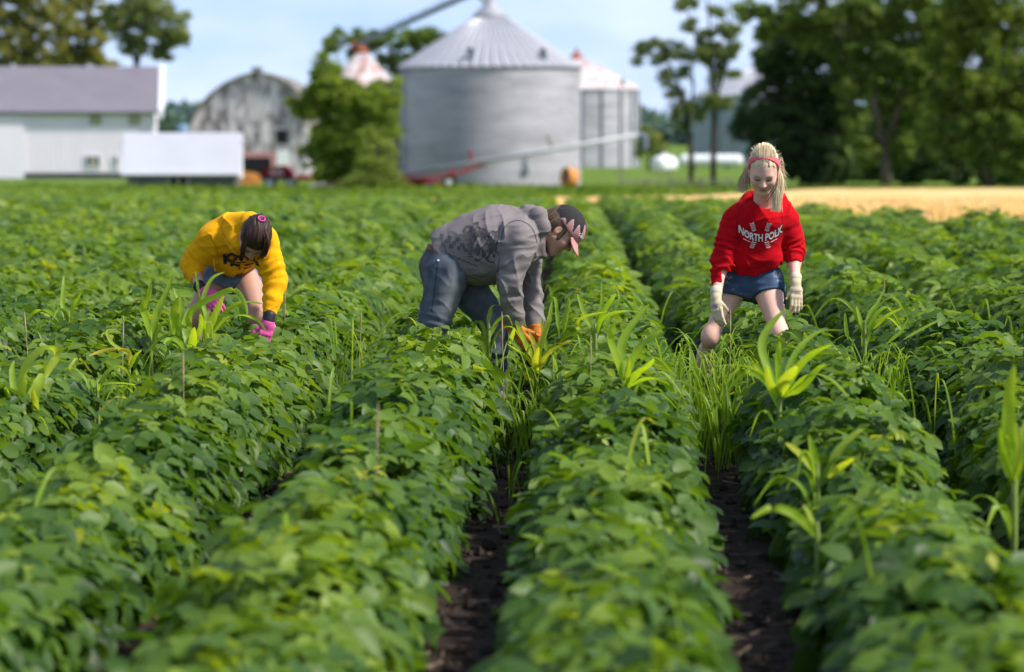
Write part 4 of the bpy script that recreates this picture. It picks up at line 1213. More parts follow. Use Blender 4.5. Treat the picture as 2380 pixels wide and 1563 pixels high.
class Head:
    """a head with its own axes: x to the person's right, y out of the face, z to the crown"""
    def __init__(self, O, fwd, up, s=1.0):
        f = Vector(fwd).normalized(); u = Vector(up); u = (u - f*u.dot(f)).normalized(); x = f.cross(u)
        self.O = Vector(O); self.M = Matrix((x, f, u)).transposed(); self.s = s
        self.Mn = np.array(self.M, dtype=np.float32); self.On = np.array(self.O, dtype=np.float32)
    def w(self, x, y, z): return self.O + self.M @ Vector((x, y, z))*self.s
    def loc(self, V): return ((V-self.On)@self.Mn)/self.s
    def build(self, S, neck, neck_r=.052):
        s = self.s; w = self.w; M = self.Mn
        def el(c, r, k, mode='u'): S.ell(w(*c), [q*s for q in r], k, M, mode)
        def cp(a, b, ra, rb, k, mode='u'): S.cap(w(*a), w(*b), ra*s, rb*s, k, mode=mode)
        el((0, -.012, .030), (.074, .094, .086), .02)
        el((0, .030, -.025), (.060, .058, .075), .03)
        cp((0, .035, -.03), (0, .052, -.085), .052, .030, .03)
        cp((0, .066, -.100), (0, .068, -.103), .015, .015, .02)
        for sg in (-1, 1):
            el((sg*.036, .058, -.030), (.025, .022, .026), .02)
            cp((sg*.058, 0, -.05), (sg*.020, .055, -.098), .018, .012, .03)
        cp((-.036, .070, .020), (.036, .070, .020), .011, .011, .02)
        for sg in (-1, 1): el((sg*.031, .094, .004), (.017, .014, .011), .010, 's')
        for sg in (-1, 1): el((sg*.031, .0725, .003), (.013, .013, .011), .003)
        cp((0, .083, .010), (0, .104, -.026), .0075, .0115, .010)
        for sg in (-1, 1): el((sg*.011, .094, -.030), (.008, .010, .007), .006)
        cp((-.018, .081, -.057), (.018, .081, -.057), .0055, .0055, .008)
        cp((-.015, .081, -.069), (.015, .081, -.069), .0065, .0065, .008)
        [cp((sg*.016, .085, -.0705), (0, .0935, -.0625), .0014, .0026, .003, 's') for sg in (-1, 1)]
        for sg in (-1, 1):
            el((sg*.076, -.008, -.008), (.008, .018, .029), .006)
            el((sg*.086, -.004, -.004), (.006, .009, .016), .004, 's')
        S.cap(w(0, -.025, -.055), neck, neck_r*s, neck_r*1.08, .03)
    def color(self, V, base, hair=None, lip=(.42, .14, .13), brow=(.28, .18, .10), flush=(.62, .26, .20)):
        q = self.loc(V); c = np.tile(np.array(base, np.float32), (len(V), 1))
        def mixc(mask, col): 
            nonlocal c; c = c*(1-mask[:, None]) + np.array(col, np.float32)*mask[:, None]
        x, y, z = q[:, 0], q[:, 1], q[:, 2]; ax = np.abs(x); face = (y > .03) & (np.abs(z) < .14) & (ax < .09)
        g = lambda cx, cz, rx, rz: np.exp(-(((ax-cx)/rx)**2 + ((z-cz)/rz)**2))*face
        mixc(.35*g(.038, -.03, .024, .02), flush); mixc(.30*g(0, -.028, .012, .012), flush)
        mixc(smooth01(1.35-np.sqrt((x/.018)**2 + ((z+.063+24*x*x)/.0125)**2), 0, .5)*face*.85, lip)
        mixc((np.exp(-(x/.019)**4 - ((z+.0628+24*x*x)/.0024)**2)*face*.75), (.20, .06, .06))
        mixc(np.exp(-((ax-.033)/.018)**4 - ((z-.0235-.10*(ax-.03)*-1)/.0050)**2)*face*.85, brow)
        mixc(.45*np.exp(-((ax-.030)/.020)**2 - ((z-.004)/.013)**2)*face, (.34, .17, .14)); mixc(np.exp(-((ax-.031)/.0150)**4 - ((z+.001)/.0058)**2)*face*.95, (.035, .025, .03))  # shade of the eye hollows painted on, then the dark lash line
        mixc(np.exp(-((ax-.008)/.004)**2 - ((z+.036)/.0035)**2)*face*.6, (.15, .05, .04))
        ear = np.exp(-((ax-.082)/.008)**2 - ((y+.004)/.02)**2 - ((z+.005)/.03)**2)
        mixc(.45*ear, (.62, .22, .15))
        return c

def hand(S, wrist, d, n, side, spread=.0, curl=(.3, .35, .4, .45), s=1.0, thumb_out=.6, r0=.0088, thumb_curl=.3, k=.006):
    """palm and five fingers. d: direction of the fingers, n: back of the hand, side: towards the thumb"""
    d = Vector(d).normalized(); n = Vector(n); n = (n - d*n.dot(d)).normalized()
    t = d.cross(n); t = t if t.dot(Vector(side)) > 0 else -t
    W = Vector(wrist); L = .085*s
    S.cap(W - d*.01, W + d*.03*s, .022*s, .026*s, .012, side=t, ratio=1.25)
    S.cap(W + d*.03*s, W + d*.075*s, .0145*s, .0135*s, .014, side=t, ratio=2.55)
    lens = (.040, .044, .041, .032); xs_ = (.028, .0095, -.0095, -.027)
    for i in range(4):
        b = W + d*(L-(.004 if i == 0 else .010 if i == 3 else 0)*s) + t*xs_[i]*s
        dd = (d + t*spread*(1.2, .35, -.35, -1.1)[i]).normalized(); nn = n.copy(); a = curl[i]
        p = b - dd*.012*s; r = r0*s*(1, 1.03, .98, .88)[i]
        for j, (l, aa) in enumerate(((lens[i], a*.6), (lens[i]*.62, a*1.0), (lens[i]*.5, a*.8))):
            dd, nn = dd*math.cos(aa) - nn*math.sin(aa), nn*math.cos(aa) + dd*math.sin(aa)
            q = p + dd*(l*s + (.012*s if j == 0 else 0))
            S.cap(p, q, r, r*.93, k if j == 0 else .003); p = q; r *= .93
    b = W + d*.022*s + t*.022*s - n*.004*s
    td = (d*.75 + t*thumb_out - n*.25).normalized(); p = b
    for l, r in ((.040, .0115), (.030, .0105), (.024, .0095)):
        q = p + td*l*s; S.cap(p, q, r*s, r*.92*s, .008); p = q
        td = (td + (-t*.35 - n*.3 + d*.2)*thumb_curl).normalized()

def strands(name, curves, m, parent, width=.0022, col_lo=(.5, .36, .18), col_hi=(.85, .68, .42), seed=3):
    """hair: each curve a thin tapered tube of 3 sides"""
    g = np.random.default_rng(seed); Vs, Fs, Cs = [], [], []; off = 0
    for c in curves:
        c = np.array(c, dtype=np.float32); n = len(c)
        t = np.gradient(c, axis=0); t = unit(t); a = unit(np.cross(t, np.array([.3, 1, .2], np.float32))); b = np.cross(t, a)
        w = width*(.7+.6*g.random())*np.linspace(1, .25, n)[:, None]
        ring = np.stack([c + a*w, c - a*w*.5 + b*w*.87, c - a*w*.5 - b*w*.87], 1).reshape(-1, 3)
        i = np.arange(n-1)[:, None]*3; j = np.array([0, 1, 2]); j2 = np.array([1, 2, 0])
        q = np.stack([i+j, i+j2, i+3+j2, i+3+j], -1).reshape(-1, 4) + off
        Vs.append(ring); Fs.append(q); off += len(ring)
        k = g.random()
        col = np.array(col_lo)*(1-k) + np.array(col_hi)*k
        Cs.append(np.tile(col, (len(ring), 1)))
    V = np.concatenate(Vs); Q = np.concatenate(Fs)
    return np_mesh(name, V, Q.ravel(), np.full(len(Q), 4), m, parent, {'Col': np.concatenate(Cs)})

def curve_pts(P, n=10, jit=0.0, g=None):
    """Catmull-Rom through the points"""
    P = [np.array(p, float) for p in P]; P = [P[0]*2-P[1]] + P + [P[-1]*2-P[-2]]
    out = []
    for i in range(1, len(P)-2):
        for k in range(n):
            t = k/n; p0, p1, p2, p3 = P[i-1:i+3]
            out.append(.5*((2*p1)+(-p0+p2)*t+(2*p0-5*p1+4*p2-p3)*t*t+(-p0+3*p1-3*p2+p3)*t**3))
    out.append(P[-2]); return np.array(out)

# flat prints laid on cloth: 2D shapes -> small quads thrown onto the surface from a direction
def print_on(name, polys, origin, ux, uy, cast, bvh, m, parent, lift=.0025):
    """polys: list of convex 2D polygons (metres); (ux, uy) span the print plane at origin; cast = ray direction"""
    V, Fs = [], []; cast = Vector(cast).normalized()
    for poly in polys:
        ids = []
        for (x, y) in poly:
            o = Vector(origin) + Vector(ux)*x + Vector(uy)*y - cast*.35
            hit, nrm, _, _ = bvh.ray_cast(o, cast)
            if hit is None: ids = None; break
            if abs((hit - (o + cast*.35)).dot(cast)) > .30: ids = None; break
            V.append(tuple(hit + (nrm if nrm.dot(cast) < 0 else -nrm)*lift)); ids.append(len(V)-1)
        if ids: Fs.append(tuple(ids))
    if not Fs: return None
    me = bpy.data.meshes.new(name); me.from_pydata(V, [], Fs); me.materials.append(m); me.validate()
    return link_mesh(name, me, parent)

def text_polys(txt, size, bold=.0, shear=0, arch=None, space=1.0):
    cu = bpy.data.curves.new('lettering', 'FONT'); cu.body = txt; cu.size = size; cu.align_x = 'CENTER'; cu.offset = bold
    cu.resolution_u = 3; cu.space_character = space; cu.shear = shear
    o = bpy.data.objects.new('lettering', cu); COL.objects.link(o)
    bpy.context.view_layer.update()
    me = bpy.data.meshes.new_from_object(o.evaluated_get(bpy.context.evaluated_depsgraph_get()))
    bpy.data.objects.remove(o); bpy.data.curves.remove(cu)
    P = [(v.co.x, v.co.y) for v in me.vertices]
    if arch: P = [(x, y + arch(x)) for x, y in P]
    return [[P[i] for i in f.vertices] for f in me.polygons]

def strip(pts, w0, w1=None):
    """a 2D stroke as quads"""
    w1 = w0 if w1 is None else w1; n = len(pts); out = []; L, Rr = [], []
    for i, p in enumerate(pts):
        a = pts[max(i-1, 0)]; b = pts[min(i+1, n-1)]; dx, dy = b[0]-a[0], b[1]-a[1]; l = math.hypot(dx, dy)+1e-9
        w = (w0 + (w1-w0)*i/(n-1))/2; L.append((p[0]-dy/l*w, p[1]+dx/l*w)); Rr.append((p[0]+dy/l*w, p[1]-dx/l*w))
    for i in range(n-1): out.append([L[i], Rr[i], Rr[i+1], L[i+1]])
    return out

def wrinkle(seed, A, sx=1.0):
    """slanting cloth creases: warped ridges, coarse and fine"""
    def f(V):
        w = noise3(V*5+seed)*2.2
        a = np.abs(noise3(np.stack([V[:, 0]*12*sx+V[:, 2]*9+w, V[:, 1]*6, V[:, 2]*5-V[:, 0]*5+w], -1)+seed)-.5)*2
        b = np.abs(noise3(np.stack([V[:, 0]*8-V[:, 2]*22+w*2, V[:, 1]*9, V[:, 2]*14+w], -1)+seed+7)-.5)*2
        return -A*.30 + A*(.9*(np.sqrt(a+.004)-.45) + .35*(b**.7-.5))*(.35+1.1*smooth01(noise3(V*4+seed+3), .3, .7))
    return f

def seams(name, lines, P, o, bv, m, parent, w=.0035, dy=-.3, cast=(0, 1, 0)):
    for ln in lines:
        q = [P(x, y, dy) - o for x, y in ln]; c = curve_pts([(a.x, a.z, 0) for a in q], 5)
        print_on('seam', strip([(a[0], a[1]) for a in c], w), o, (1, 0, 0), (0, 0, 1), cast, bv, m, parent, .0016)
# ================================================================== people
M_SKIN = vcol_mat('skin', .55, .35, bump=.05, bscale=140, mottling=.05, mscale=14, sss=.12)
M_FLEECE = vcol_mat('sweatshirt_fleece', .95, .06, bump=.35, bscale=240, sheen=.02, mottling=.07, mscale=16)
M_DENIM = vcol_mat('denim', .9, .15, bump=.3, bscale=320, mottling=.18, mscale=22)
M_GLOVE = vcol_mat('glove_knit', .85, .2, bump=.3, bscale=300, mottling=.08, mscale=30)
M_HAIR = vcol_mat('hair', .55, .30)
M_CAP = vcol_mat('cap_cotton', .9, .15, bump=.2, bscale=260, mottling=.10, mscale=25)
M_PRINTW = mat('white_print', (.82, .80, .80), .7)
M_PRINTD = mat('dark_print', (.03, .02, .02), .8)
M_PRINTB = mat('black_print', (.022, .024, .026), .8)
M_BAND = mat('coral_headband', (.85, .13, .18), .7, noise=.12, nscale=30)
M_BLACK = mat('black_plastic', (.02, .02, .025), .5)
M_SHOE = mat('dirty_shoe', (.10, .09, .085), .8, noise=.4, nscale=20)
M_BELT = mat('brown_leather', (.14, .06, .03), .6)

def foot(S, a, toe, r=.042):
    """ankle a, toe point"""
    a = Vector(a); toe = Vector(toe); d = (toe-a); d.z = 0; d = d.normalized()
    heel = Vector((a.x, a.y, min(a.z, float(zg(a.y))+.05)*1.0)) - d*.05
    S.cap(a, heel, r*.85, r*.95, .03); S.cap(heel, toe, r*.95, r*.7, .03)

def persona(px, Y): return lambda x, y, dy=0.0: at(x, y, Y+dy)

# ------------------------------------------------------------ the girl in red
def girl_in_red():
    P = persona(1750, 19.4)
    skin = (.78, .46, .36)
    H = Head(P(1775, 397, -.22), (-.06, -.788, -.616), (0, -.616, .788), .93)
    S = SDF()
    nb = P(1776, 484, -.05)
    H.build(S, nb, .050)
    # torso, arms, legs as one surface
    S.cap(P(1726, 512, -.04), P(1820, 510, -.03), .034, .034, .04)
    S.cap(P(1772, 520, -.05), P(1752, 600, .03), .075, .070, .05, side=(1, 0, 0), ratio=1.35)
    S.cap(P(1752, 600, .03), P(1748, 650, .07), .075, .090, .05, side=(1, 0, 0), ratio=1.4)
    for sh, el_, wr in (((1708, 520, -.04), (1679, 592, -.05), (1665, 690, -.17)), ((1826, 518, -.03), (1844, 583, .02), (1849, 655, -.10))):
        S.cap(P(*sh), P(*el_), .034, .030, .03); S.cap(P(*el_), P(*wr), .033, .0235, .02)
        m = P(*el_).lerp(P(*wr), .28); S.ell(m, (.036, .036, .05), .03)
    # left and right leg as seen
    hipL, kneeL, ankL = P(1712, 655, .06), P(1651, 782, .02), P(1606, 975, .32)
    hipR, kneeR, ankR = P(1780, 655, .03), P(1811, 776, -.15), P(1848, 985, -.02)
    for h_, k_, a_, r1, r2 in ((hipL, kneeL, ankL, .070, .035), (hipR, kneeR, ankR, .083, .038)):
        S.cap(h_, k_, r1, r2, .05); S.ell(k_ + Vector((0, -.006, 0)), (.033, .036, .045), .04)
        S.cap(k_, a_, .034, .026, .04); S.ell(k_.lerp(a_, .28) + Vector((0, .02, 0)), (.036, .043, .10), .05)
    body = sdf_object('person', S, .0044, M_SKIN, None, lambda V: H.color(V, skin, lip=(.58, .24, .21), brow=(.36, .22, .13)))
    tag(body, 'young woman in a red sweatshirt and denim shorts standing among the rows, looking down', 'person')
    # gloves
    def glove(w, tip, n, side, arm_from, logo, **kw):
        G = SDF(); d = (tip-w).normalized()
        G.cap(arm_from, w, .0275, .0265, .01); G.cap(arm_from, arm_from + (w-arm_from).normalized()*.008, .0305, .0305, .002)
        hand(G, w + d*.01, d, n, side, **kw)
        nV = Vector(n).normalized(); nv_ = np.array(nV); wn = np.array(w); dn = np.array(d); sn = np.array((Vector(side) - d*Vector(side).dot(d)).normalized())
        def colr(V):
            q = V-wn; al = q@dn; h = q@nv_; sd = q@sn
            c = np.tile(np.array((.60, .49, .32), np.float32), (len(V), 1))
            dk = ((h < -.006) & (al > .03)) | ((sd > .040) & (al > .035) & (h < .004)) | (al > .150)
            c[dk] = (.035, .035, .055)
            rim = al < -.028 - .0
            c[rim] = (.66, .58, .45)
            lg = (np.abs(al-.055) < .008) & (np.abs(sd+.006) < .017) & (h > .008) & ((np.floor(sd*420) % 2 == 0) | (np.abs(al-.055) > .0055))
            c[lg] = (.22, .16, .32)
            return c
        return sdf_object('glove', G, .0031, M_GLOVE, body, colr)
    glove(P(1664, 692, -.18), P(1668, 752, -.24), (-.45, -.8, .1), (1, -.5, 0), P(1665, 677, -.16), 0, curl=(.35, .45, .5, .5), spread=.02, s=.84, r0=.0108)
    glove(P(1849, 658, -.11), P(1853, 716, -.15), (.25, -.95, .1), (-1, -.2, 0), P(1849.5, 645, -.09), 0, curl=(.38, .30, .28, .25), spread=.05, s=.86, thumb_out=.5, r0=.0108)
    # sweatshirt
    T = SDF()
    T.cap(P(1722, 503, -.05), P(1824, 500, -.04), .058, .056, .05)
    T.cap(P(1771, 512, -.06), P(1748, 606, .02), .094, .091, .06, side=(1, 0, 0), ratio=1.34)
    T.cap(P(1748, 600, .02), P(1744, 650, .05), .094, .092, .04, side=(1, 0, 0), ratio=1.40)
    T.ell(P(1790, 605, -.03), (.05, .05, .06), .06)
    T.cap(P(1748, 468, .0), P(1806, 466, .0), .052, .050, .05)
    A = []
    for sh, el_, wr, rr, ph in (((1703, 514, -.05), (1680, 592, -.06), (1673, 661, -.13), (.056, .050, .038), 1.3), ((1829, 512, -.03), (1843, 580, .02), (1846, 612, -.04), (.056, .053, .034), 4.1)):
        a, b, c = P(*sh), P(*el_), P(*wr)
        T.cap(a, a.lerp(b, .55), rr[0], (rr[0]+rr[1])/2, .035, fold=.006, nf=2, ph=ph)
        T.cap(a.lerp(b, .5), b, (rr[0]+rr[1])/2, rr[1], .02, fold=.014, nf=2.6, ph=ph)
        T.cap(b, b.lerp(c, .72), rr[1], rr[2]+.004, .015, fold=.014, nf=2.6, ph=ph+2)
        T.cap(b.lerp(c, .70), c, rr[2]-.004, rr[2]-.006, .006)
        A.append((c, (c-b).normalized()))
    for c, d in A:
        cc = np.array(c); dn = np.array(d)
        T.op(lambda V, cc=cc, dn=dn: np.maximum(-((V-cc)@dn), np.sqrt(((V-cc)**2).sum(1))-.075), .004, 's')
    hem = P(1746, 637, .0); hn = unit(vv((0.03, .10, -1)))
    T.op(lambda V: np.maximum(-((V-vv(hem))@hn) - .045*((V[:, 0]-hem.x)/.15)**2, (np.abs(V[:, 0]-hem.x)-.155)), .004, 's')
    # broad creases running down from the armpits and across the belly
    T.op(wrinkle(4.0, .013), 0, 'd')
    nk, nd = P(1778, 430, -.19), P(1779, 474, -.085)
    nkS = SDF().cap(nk, nd, .068, .046)
    T.sub(nkS.eval, .006)
    dcol = unit(vv(nd-nk))
    # collar rib
    ctr = P(1776, 468, -.09); tx = Vector((1, 0, 0)); ty = Vector(dcol).cross(tx).normalized()
    prev = None
    for i in range(19):
        w_ = 2*math.pi*i/18; q = ctr + tx*math.cos(w_)*.071 + ty*math.sin(w_)*.068
        if prev is not None and False: T.cap(prev, q, .0062, .0062, .006)
        prev = q
    red = np.array((.50, .005, .011), np.float32)
    sh = sdf_object('sweatshirt', T, .0042, M_FLEECE, body, red)
    bv = bvh_of(sh)
    o = P(1770, 552, -.25); ux, uy = (1, 0, .0), (0, 0, 1)
    arch = lambda x: .016*(x/.09)**2
    print_on('lettering', [[(x*.70, y) for x, y in p_] for p_ in text_polys('NORTH POLK', .050, .0030, arch=arch, space=.98)], o - Vector((0, 0, .022)), ux, uy, (0, 1, 0), bv, M_PRINTD, sh, .0022)
    print_on('lettering', [[(x*.70, y) for x, y in p_] for p_ in text_polys('NORTH POLK', .050, .0016, arch=arch, space=.98)], o - Vector((0, 0, .022)), ux, uy, (0, 1, 0), bv, M_PRINTW, sh, .0040)
    st = []
    def stitch(pts):
        for i, (x, y, a) in enumerate(pts):
            c, s_ = math.cos(a), math.sin(a)
            for m_ in (-1, 1):
                st.extend(strip([(x, y), (x + (m_*c*.011 - s_*.005), y + (m_*s_*.011 + c*.005))], .0036))
    for sx in (-1, 1):
        stitch([(sx*(.028+.016*math.cos(t*1.2)*0 + .010*abs(t)), .030+.0085*k, sx*-.35) for k, t in enumerate(np.linspace(0.2, 1.3, 5))])
        stitch([(sx*(.030+.010*abs(t)), -.030-.0085*k, sx*.35) for k, t in enumerate(np.linspace(0.2, 1.3, 4))])
    st += strip([(-.092, .022), (-.05, .014)], .0030) + strip([(.045, .014), (.09, .022)], .0030) + strip([(-.085, -.010), (-.05, -.027)], .0030) + strip([(.052, -.027), (.085, -.010)], .0030)
    print_on('ball_stitching', st, o, ux, uy, (0, 1, 0), bv, M_PRINTW, sh, .003)
    mdk = mat('dark_red_print', (.16, .004, .01), .8)
    print_on('lettering', text_polys('COMETS', .022, .0, space=1.5), P(1768, 533, -.25) - Vector((0, 0, .006)), ux, uy, (0, 1, 0), bv, mdk, sh, .003)
    print_on('lettering', text_polys('S B A', .020, .0, space=1.5), P(1768, 588, -.25) - Vector((0, 0, .006)), ux, uy, (0, 1, 0), bv, mdk, sh, .003)
    seams('seams', [[(1728, 478), (1719, 505), (1716, 540), (1722, 570)], [(1815, 476), (1822, 505), (1822, 535), (1812, 565)], [(1690, 618), (1725, 625), (1765, 626), (1803, 608)], [(1658, 641), (1674, 645), (1694, 643)], [(1829, 596), (1844, 599), (1860, 592)], [(1748, 462), (1760, 476), (1779, 482), (1798, 476), (1808, 462)]], P, P(1770, 552, -.25), bv, mat('red_seam', (.22, .004, .008), .95), sh)
    # shorts
    Q = SDF()
    Q.cap(P(1747, 622, .05), P(1747, 655, .07), .094, .106, .04, side=(1, 0, 0), ratio=1.36)
    hL, hR = (P(1712, 655, .05), P(1695, 700, .03)), (P(1779, 655, .03), P(1788, 702, -.03))
    Q.cap(hL[0], hL[1], .086, .070, .03, fold=.005, nf=2); Q.cap(hR[0], hR[1], .094, .086, .03, fold=.005, nf=2)
    for (a, b), pl, r_ in ((hL, P(1699, 690, .04), .115), (hR, P(1784, 690, -.01), .125)):
        n_ = unit(vv((b-a).normalized() + Vector((.12 if a is hL[0] else .10, -.1, -.25)))); pc = vv(pl)
        Q.op(lambda V, n_=n_, pc=pc, r_=r_: np.maximum(-((V-pc)@n_), np.sqrt(((V-pc)**2).sum(1))-r_), .003, 's')
    Q.op(lambda V: .004*(noise3(V*24)-.5), 0, 'd')
    lc, rc = vv(P(1699, 690, .04)), vv(P(1784, 690, -.01))
    def denim(V):
        c = np.tile(np.array((.045, .078, .14), np.float32), (len(V), 1))
        n1 = noise3(V*30)[:, None]; c = c*(.65+.7*n1)
        for (cx_, cy_), rx, rz in ((( 1808, 638), .020, .014), ((1811, 652), .012, .006), ((1692, 644), .016, .007), ((1688, 657), .012, .005), ((1703, 672), .004, .004)):
            p_ = P(cx_, cy_); m_ = np.exp(-((V[:, 0]-p_.x)/rx)**2 - ((V[:, 2]-p_.z)/rz)**2)*(V[:, 1] < 19.45)*smooth01(noise3(V*150), .25, .6)
            c = c*(1-m_[:, None]*.85) + np.array((.50, .52, .56), np.float32)*m_[:, None]*.85
        for q_, r_ in ((lc, .10), (rc, .12)):
            d_ = np.sqrt(((V-q_)**2).sum(1)); up_ = V[:, 2]-q_[2]
            m_ = ((up_ > -.01) & (up_ < .018) & (d_ < r_))*.35
            c = c*(1-m_[:, None]) + np.array((.12, .15, .20), np.float32)*m_[:, None]
        return c
    sdf_object('shorts', Q, .0042, M_DENIM, body, denim)
    # hair
    hs_ = SDF()
    w = H.w; Mn = H.Mn
    hs_.ell(w(0, -.020, .036), [.080*.93, .098*.93, .093*.93], .01, Mn)
    hs_.ell(w(.0, -.055, .085), [.045, .05, .04], .03, Mn)
    pc, nn = vv(w(0, .045, .052)), vv(H.M @ Vector((0, .75, -.66)))
    hs_.op(lambda V: -((V-pc)@nn)*1.0, .012, 's')
    hs_.op(lambda V: .004*(noise3(((V-H.On)@Mn)*np.array([150, 18, 18.], np.float32))-.5)*2, 0, 'd')
    blond_lo, blond_hi = (.56, .41, .21), (.90, .75, .50)
    def hc(V):
        k = noise3(((V-H.On)@Mn)*np.array([170, 10, 10.], np.float32))[:, None]
        return np.array(blond_lo, np.float32)*(1-k) + np.array(blond_hi, np.float32)*k
    hair = sdf_object('hair', hs_, .0036, M_HAIR, body, hc)
    g = np.random.default_rng(4); cv = []; cv2 = []
    for i in range(420):                        # combed back from the hairline, lifting at the crown
        x = g.uniform(-.070, .070); yy = .068 - 9*x*x*1.1; z0 = .078 - 6*x*x*2.0
        lift = g.random()**3*.016; wv_ = g.normal(0, .006)
        pts = []
        for t in np.linspace(0, 1, 8):
            th = .75 + t*1.6
            y = -.020 + .100*math.cos(th)*1.0*(1); z = .036 + .096*math.sin(th)
            if t < .05: y, z = yy*.98, z0
            s_ = math.sqrt(max(1-(x/.083)**2, .05))
            pts.append(w(x*(1-.25*t) + wv_*t, -.020+(y+.020)*s_, .036 + (z-.036)*s_ + lift*math.sin(t*3.1)))
        cv.append(curve_pts(pts, 3))
    for i in range(0):                        # flyaways
        a = g.uniform(-1, 1); x = .078*math.sin(a*1.45); z = .036+.096*math.cos(a*1.45); y = g.uniform(-.08, .03)
        p0 = w(x*.95, y, z*.97); d_ = H.M @ Vector((x*1.2+g.normal(0, .04), g.normal(0, .05), (z-.03)+g.normal(0, .03))); d_.normalize(); l = g.uniform(.003, .010)
        side = Vector(g.normal(0, 1, 3)); p1 = p0 + d_*l*.6 + side*.010; p2 = p0 + d_*l*.8 + side*.022
        cv.append(curve_pts([p0, p1, p2], 5))
    p0 = w(.02, -.05, .115)
    for i in range(520):                        # tail over her left shoulder (right in the photo)
        u, v = g.normal(0, .33), g.normal(0, .4); u = max(-1, min(1, u)); e_ = g.random()**.6
        cv.append(curve_pts([P(1803+u*6, 386, -.17+v*.03), P(1811+u*11, 410, -.19+v*.03), P(1809+u*17, 434, -.20+v*.03), P(1805+u*15+g.normal(0, 2), 458, -.215+v*.02), P(1803+u*13+g.normal(0, 4), 466+28*e_+u*3, -.225+v*.01)], 4))
    for i in range(420):                        # tail blown to the other side
        u, v = max(-1, min(1, g.normal(0, .4))), g.normal(0, .4); e_ = g.random()
        cv.append(curve_pts([P(1744+u*5, 380, -.15+v*.03), P(1737+u*10, 400, -.14+v*.04), P(1730+u*15, 420, -.13+v*.04), P(1725+u*15+g.normal(0, 3), 430+e_*20, -.13+v*.04)], 4))
    for i in range(70):
        x = g.uniform(-.08, .08); s_ = math.sqrt(max(1-(x/.083)**2, .05)); th = g.uniform(1.0, 2.2); k_ = 1.0+g.random()*.10
        pts = [w(x*(1+q_*.25), -.020+.100*math.cos(th+q_*.5)*s_*(k_+q_*.10), .036+.096*math.sin(th+q_*.5)*s_*(k_+q_*.12)) for q_ in (0, .35, .7, 1)]
        cv2.append(curve_pts(pts, 4))
    for i in range(60):
        s_ = 1 if g.random() < .5 else -1; x0 = 1775+s_*30; y0 = g.uniform(365, 425)
        cv2.append(curve_pts([P(x0, y0, -.17), P(x0+s_*g.uniform(8, 18), y0+g.uniform(2, 18), -.16), P(x0+s_*g.uniform(10, 30), y0+g.uniform(15, 42), -.15)], 5))
    for i in range(26):                         # wisps
        s_ = 1 if i % 2 else -1; x0 = 1775+s_*33
        cv.append(curve_pts([P(x0, 385+g.uniform(-20, 20), -.16), P(x0+s_*g.uniform(3, 14), 392+g.uniform(-25, 20), -.16), P(x0+s_*g.uniform(6, 26), 410+g.uniform(-20, 35), -.15)], 6))
    strands('hair_strands', cv, M_HAIR, hair, .0014, blond_lo, (.92, .80, .58), 5)
    strands('loose_strands', cv2, M_HAIR, hair, .0007, blond_hi, (.95, .85, .65), 6)
    # headband
    B = SDF(); B.ell(w(0, -.020, .036), [.0865*.93, .1045*.93, .0995*.93], .01, Mn)
    bp, bn = vv(w(0, .028, .118)), vv(H.M @ Vector((0, .946, -.322)))
    B.op(lambda V: -(np.abs((V-bp)@bn)-.0150), .002, 's')
    inn = SDF().ell(w(0, -.020, .036), [.078*.93, .096*.93, .091*.93], .01, Mn); B.sub(inn.eval, .001)
    sdf_object('headband', B, .0028, M_BAND, body)
    m = MB(); m.tube([P(1807.5, 412, -.245), P(1808, 424, -.25), P(1803, 438, -.245), P(1792, 455, -.235), P(1782, 470, -.20)], .0016, 5)
    m.build('earphone', M_BLACK, body); m = MB(); m.tube([P(1742.5, 412, -.21), P(1741, 425, -.20), P(1744, 436, -.19)], .0016, 5); m.build('earphone', M_BLACK, body)
    # shoes
    for a_, t_ in ((ankL, (-.04, -.17)), (ankR, (.03, -.20))):
        f_ = SDF(); toe = Vector((a_.x+t_[0], a_.y+t_[1], float(zg(a_.y))+.035)); foot(f_, a_, toe); sdf_object('shoe', f_, .007, M_SHOE, body)
girl_in_red()

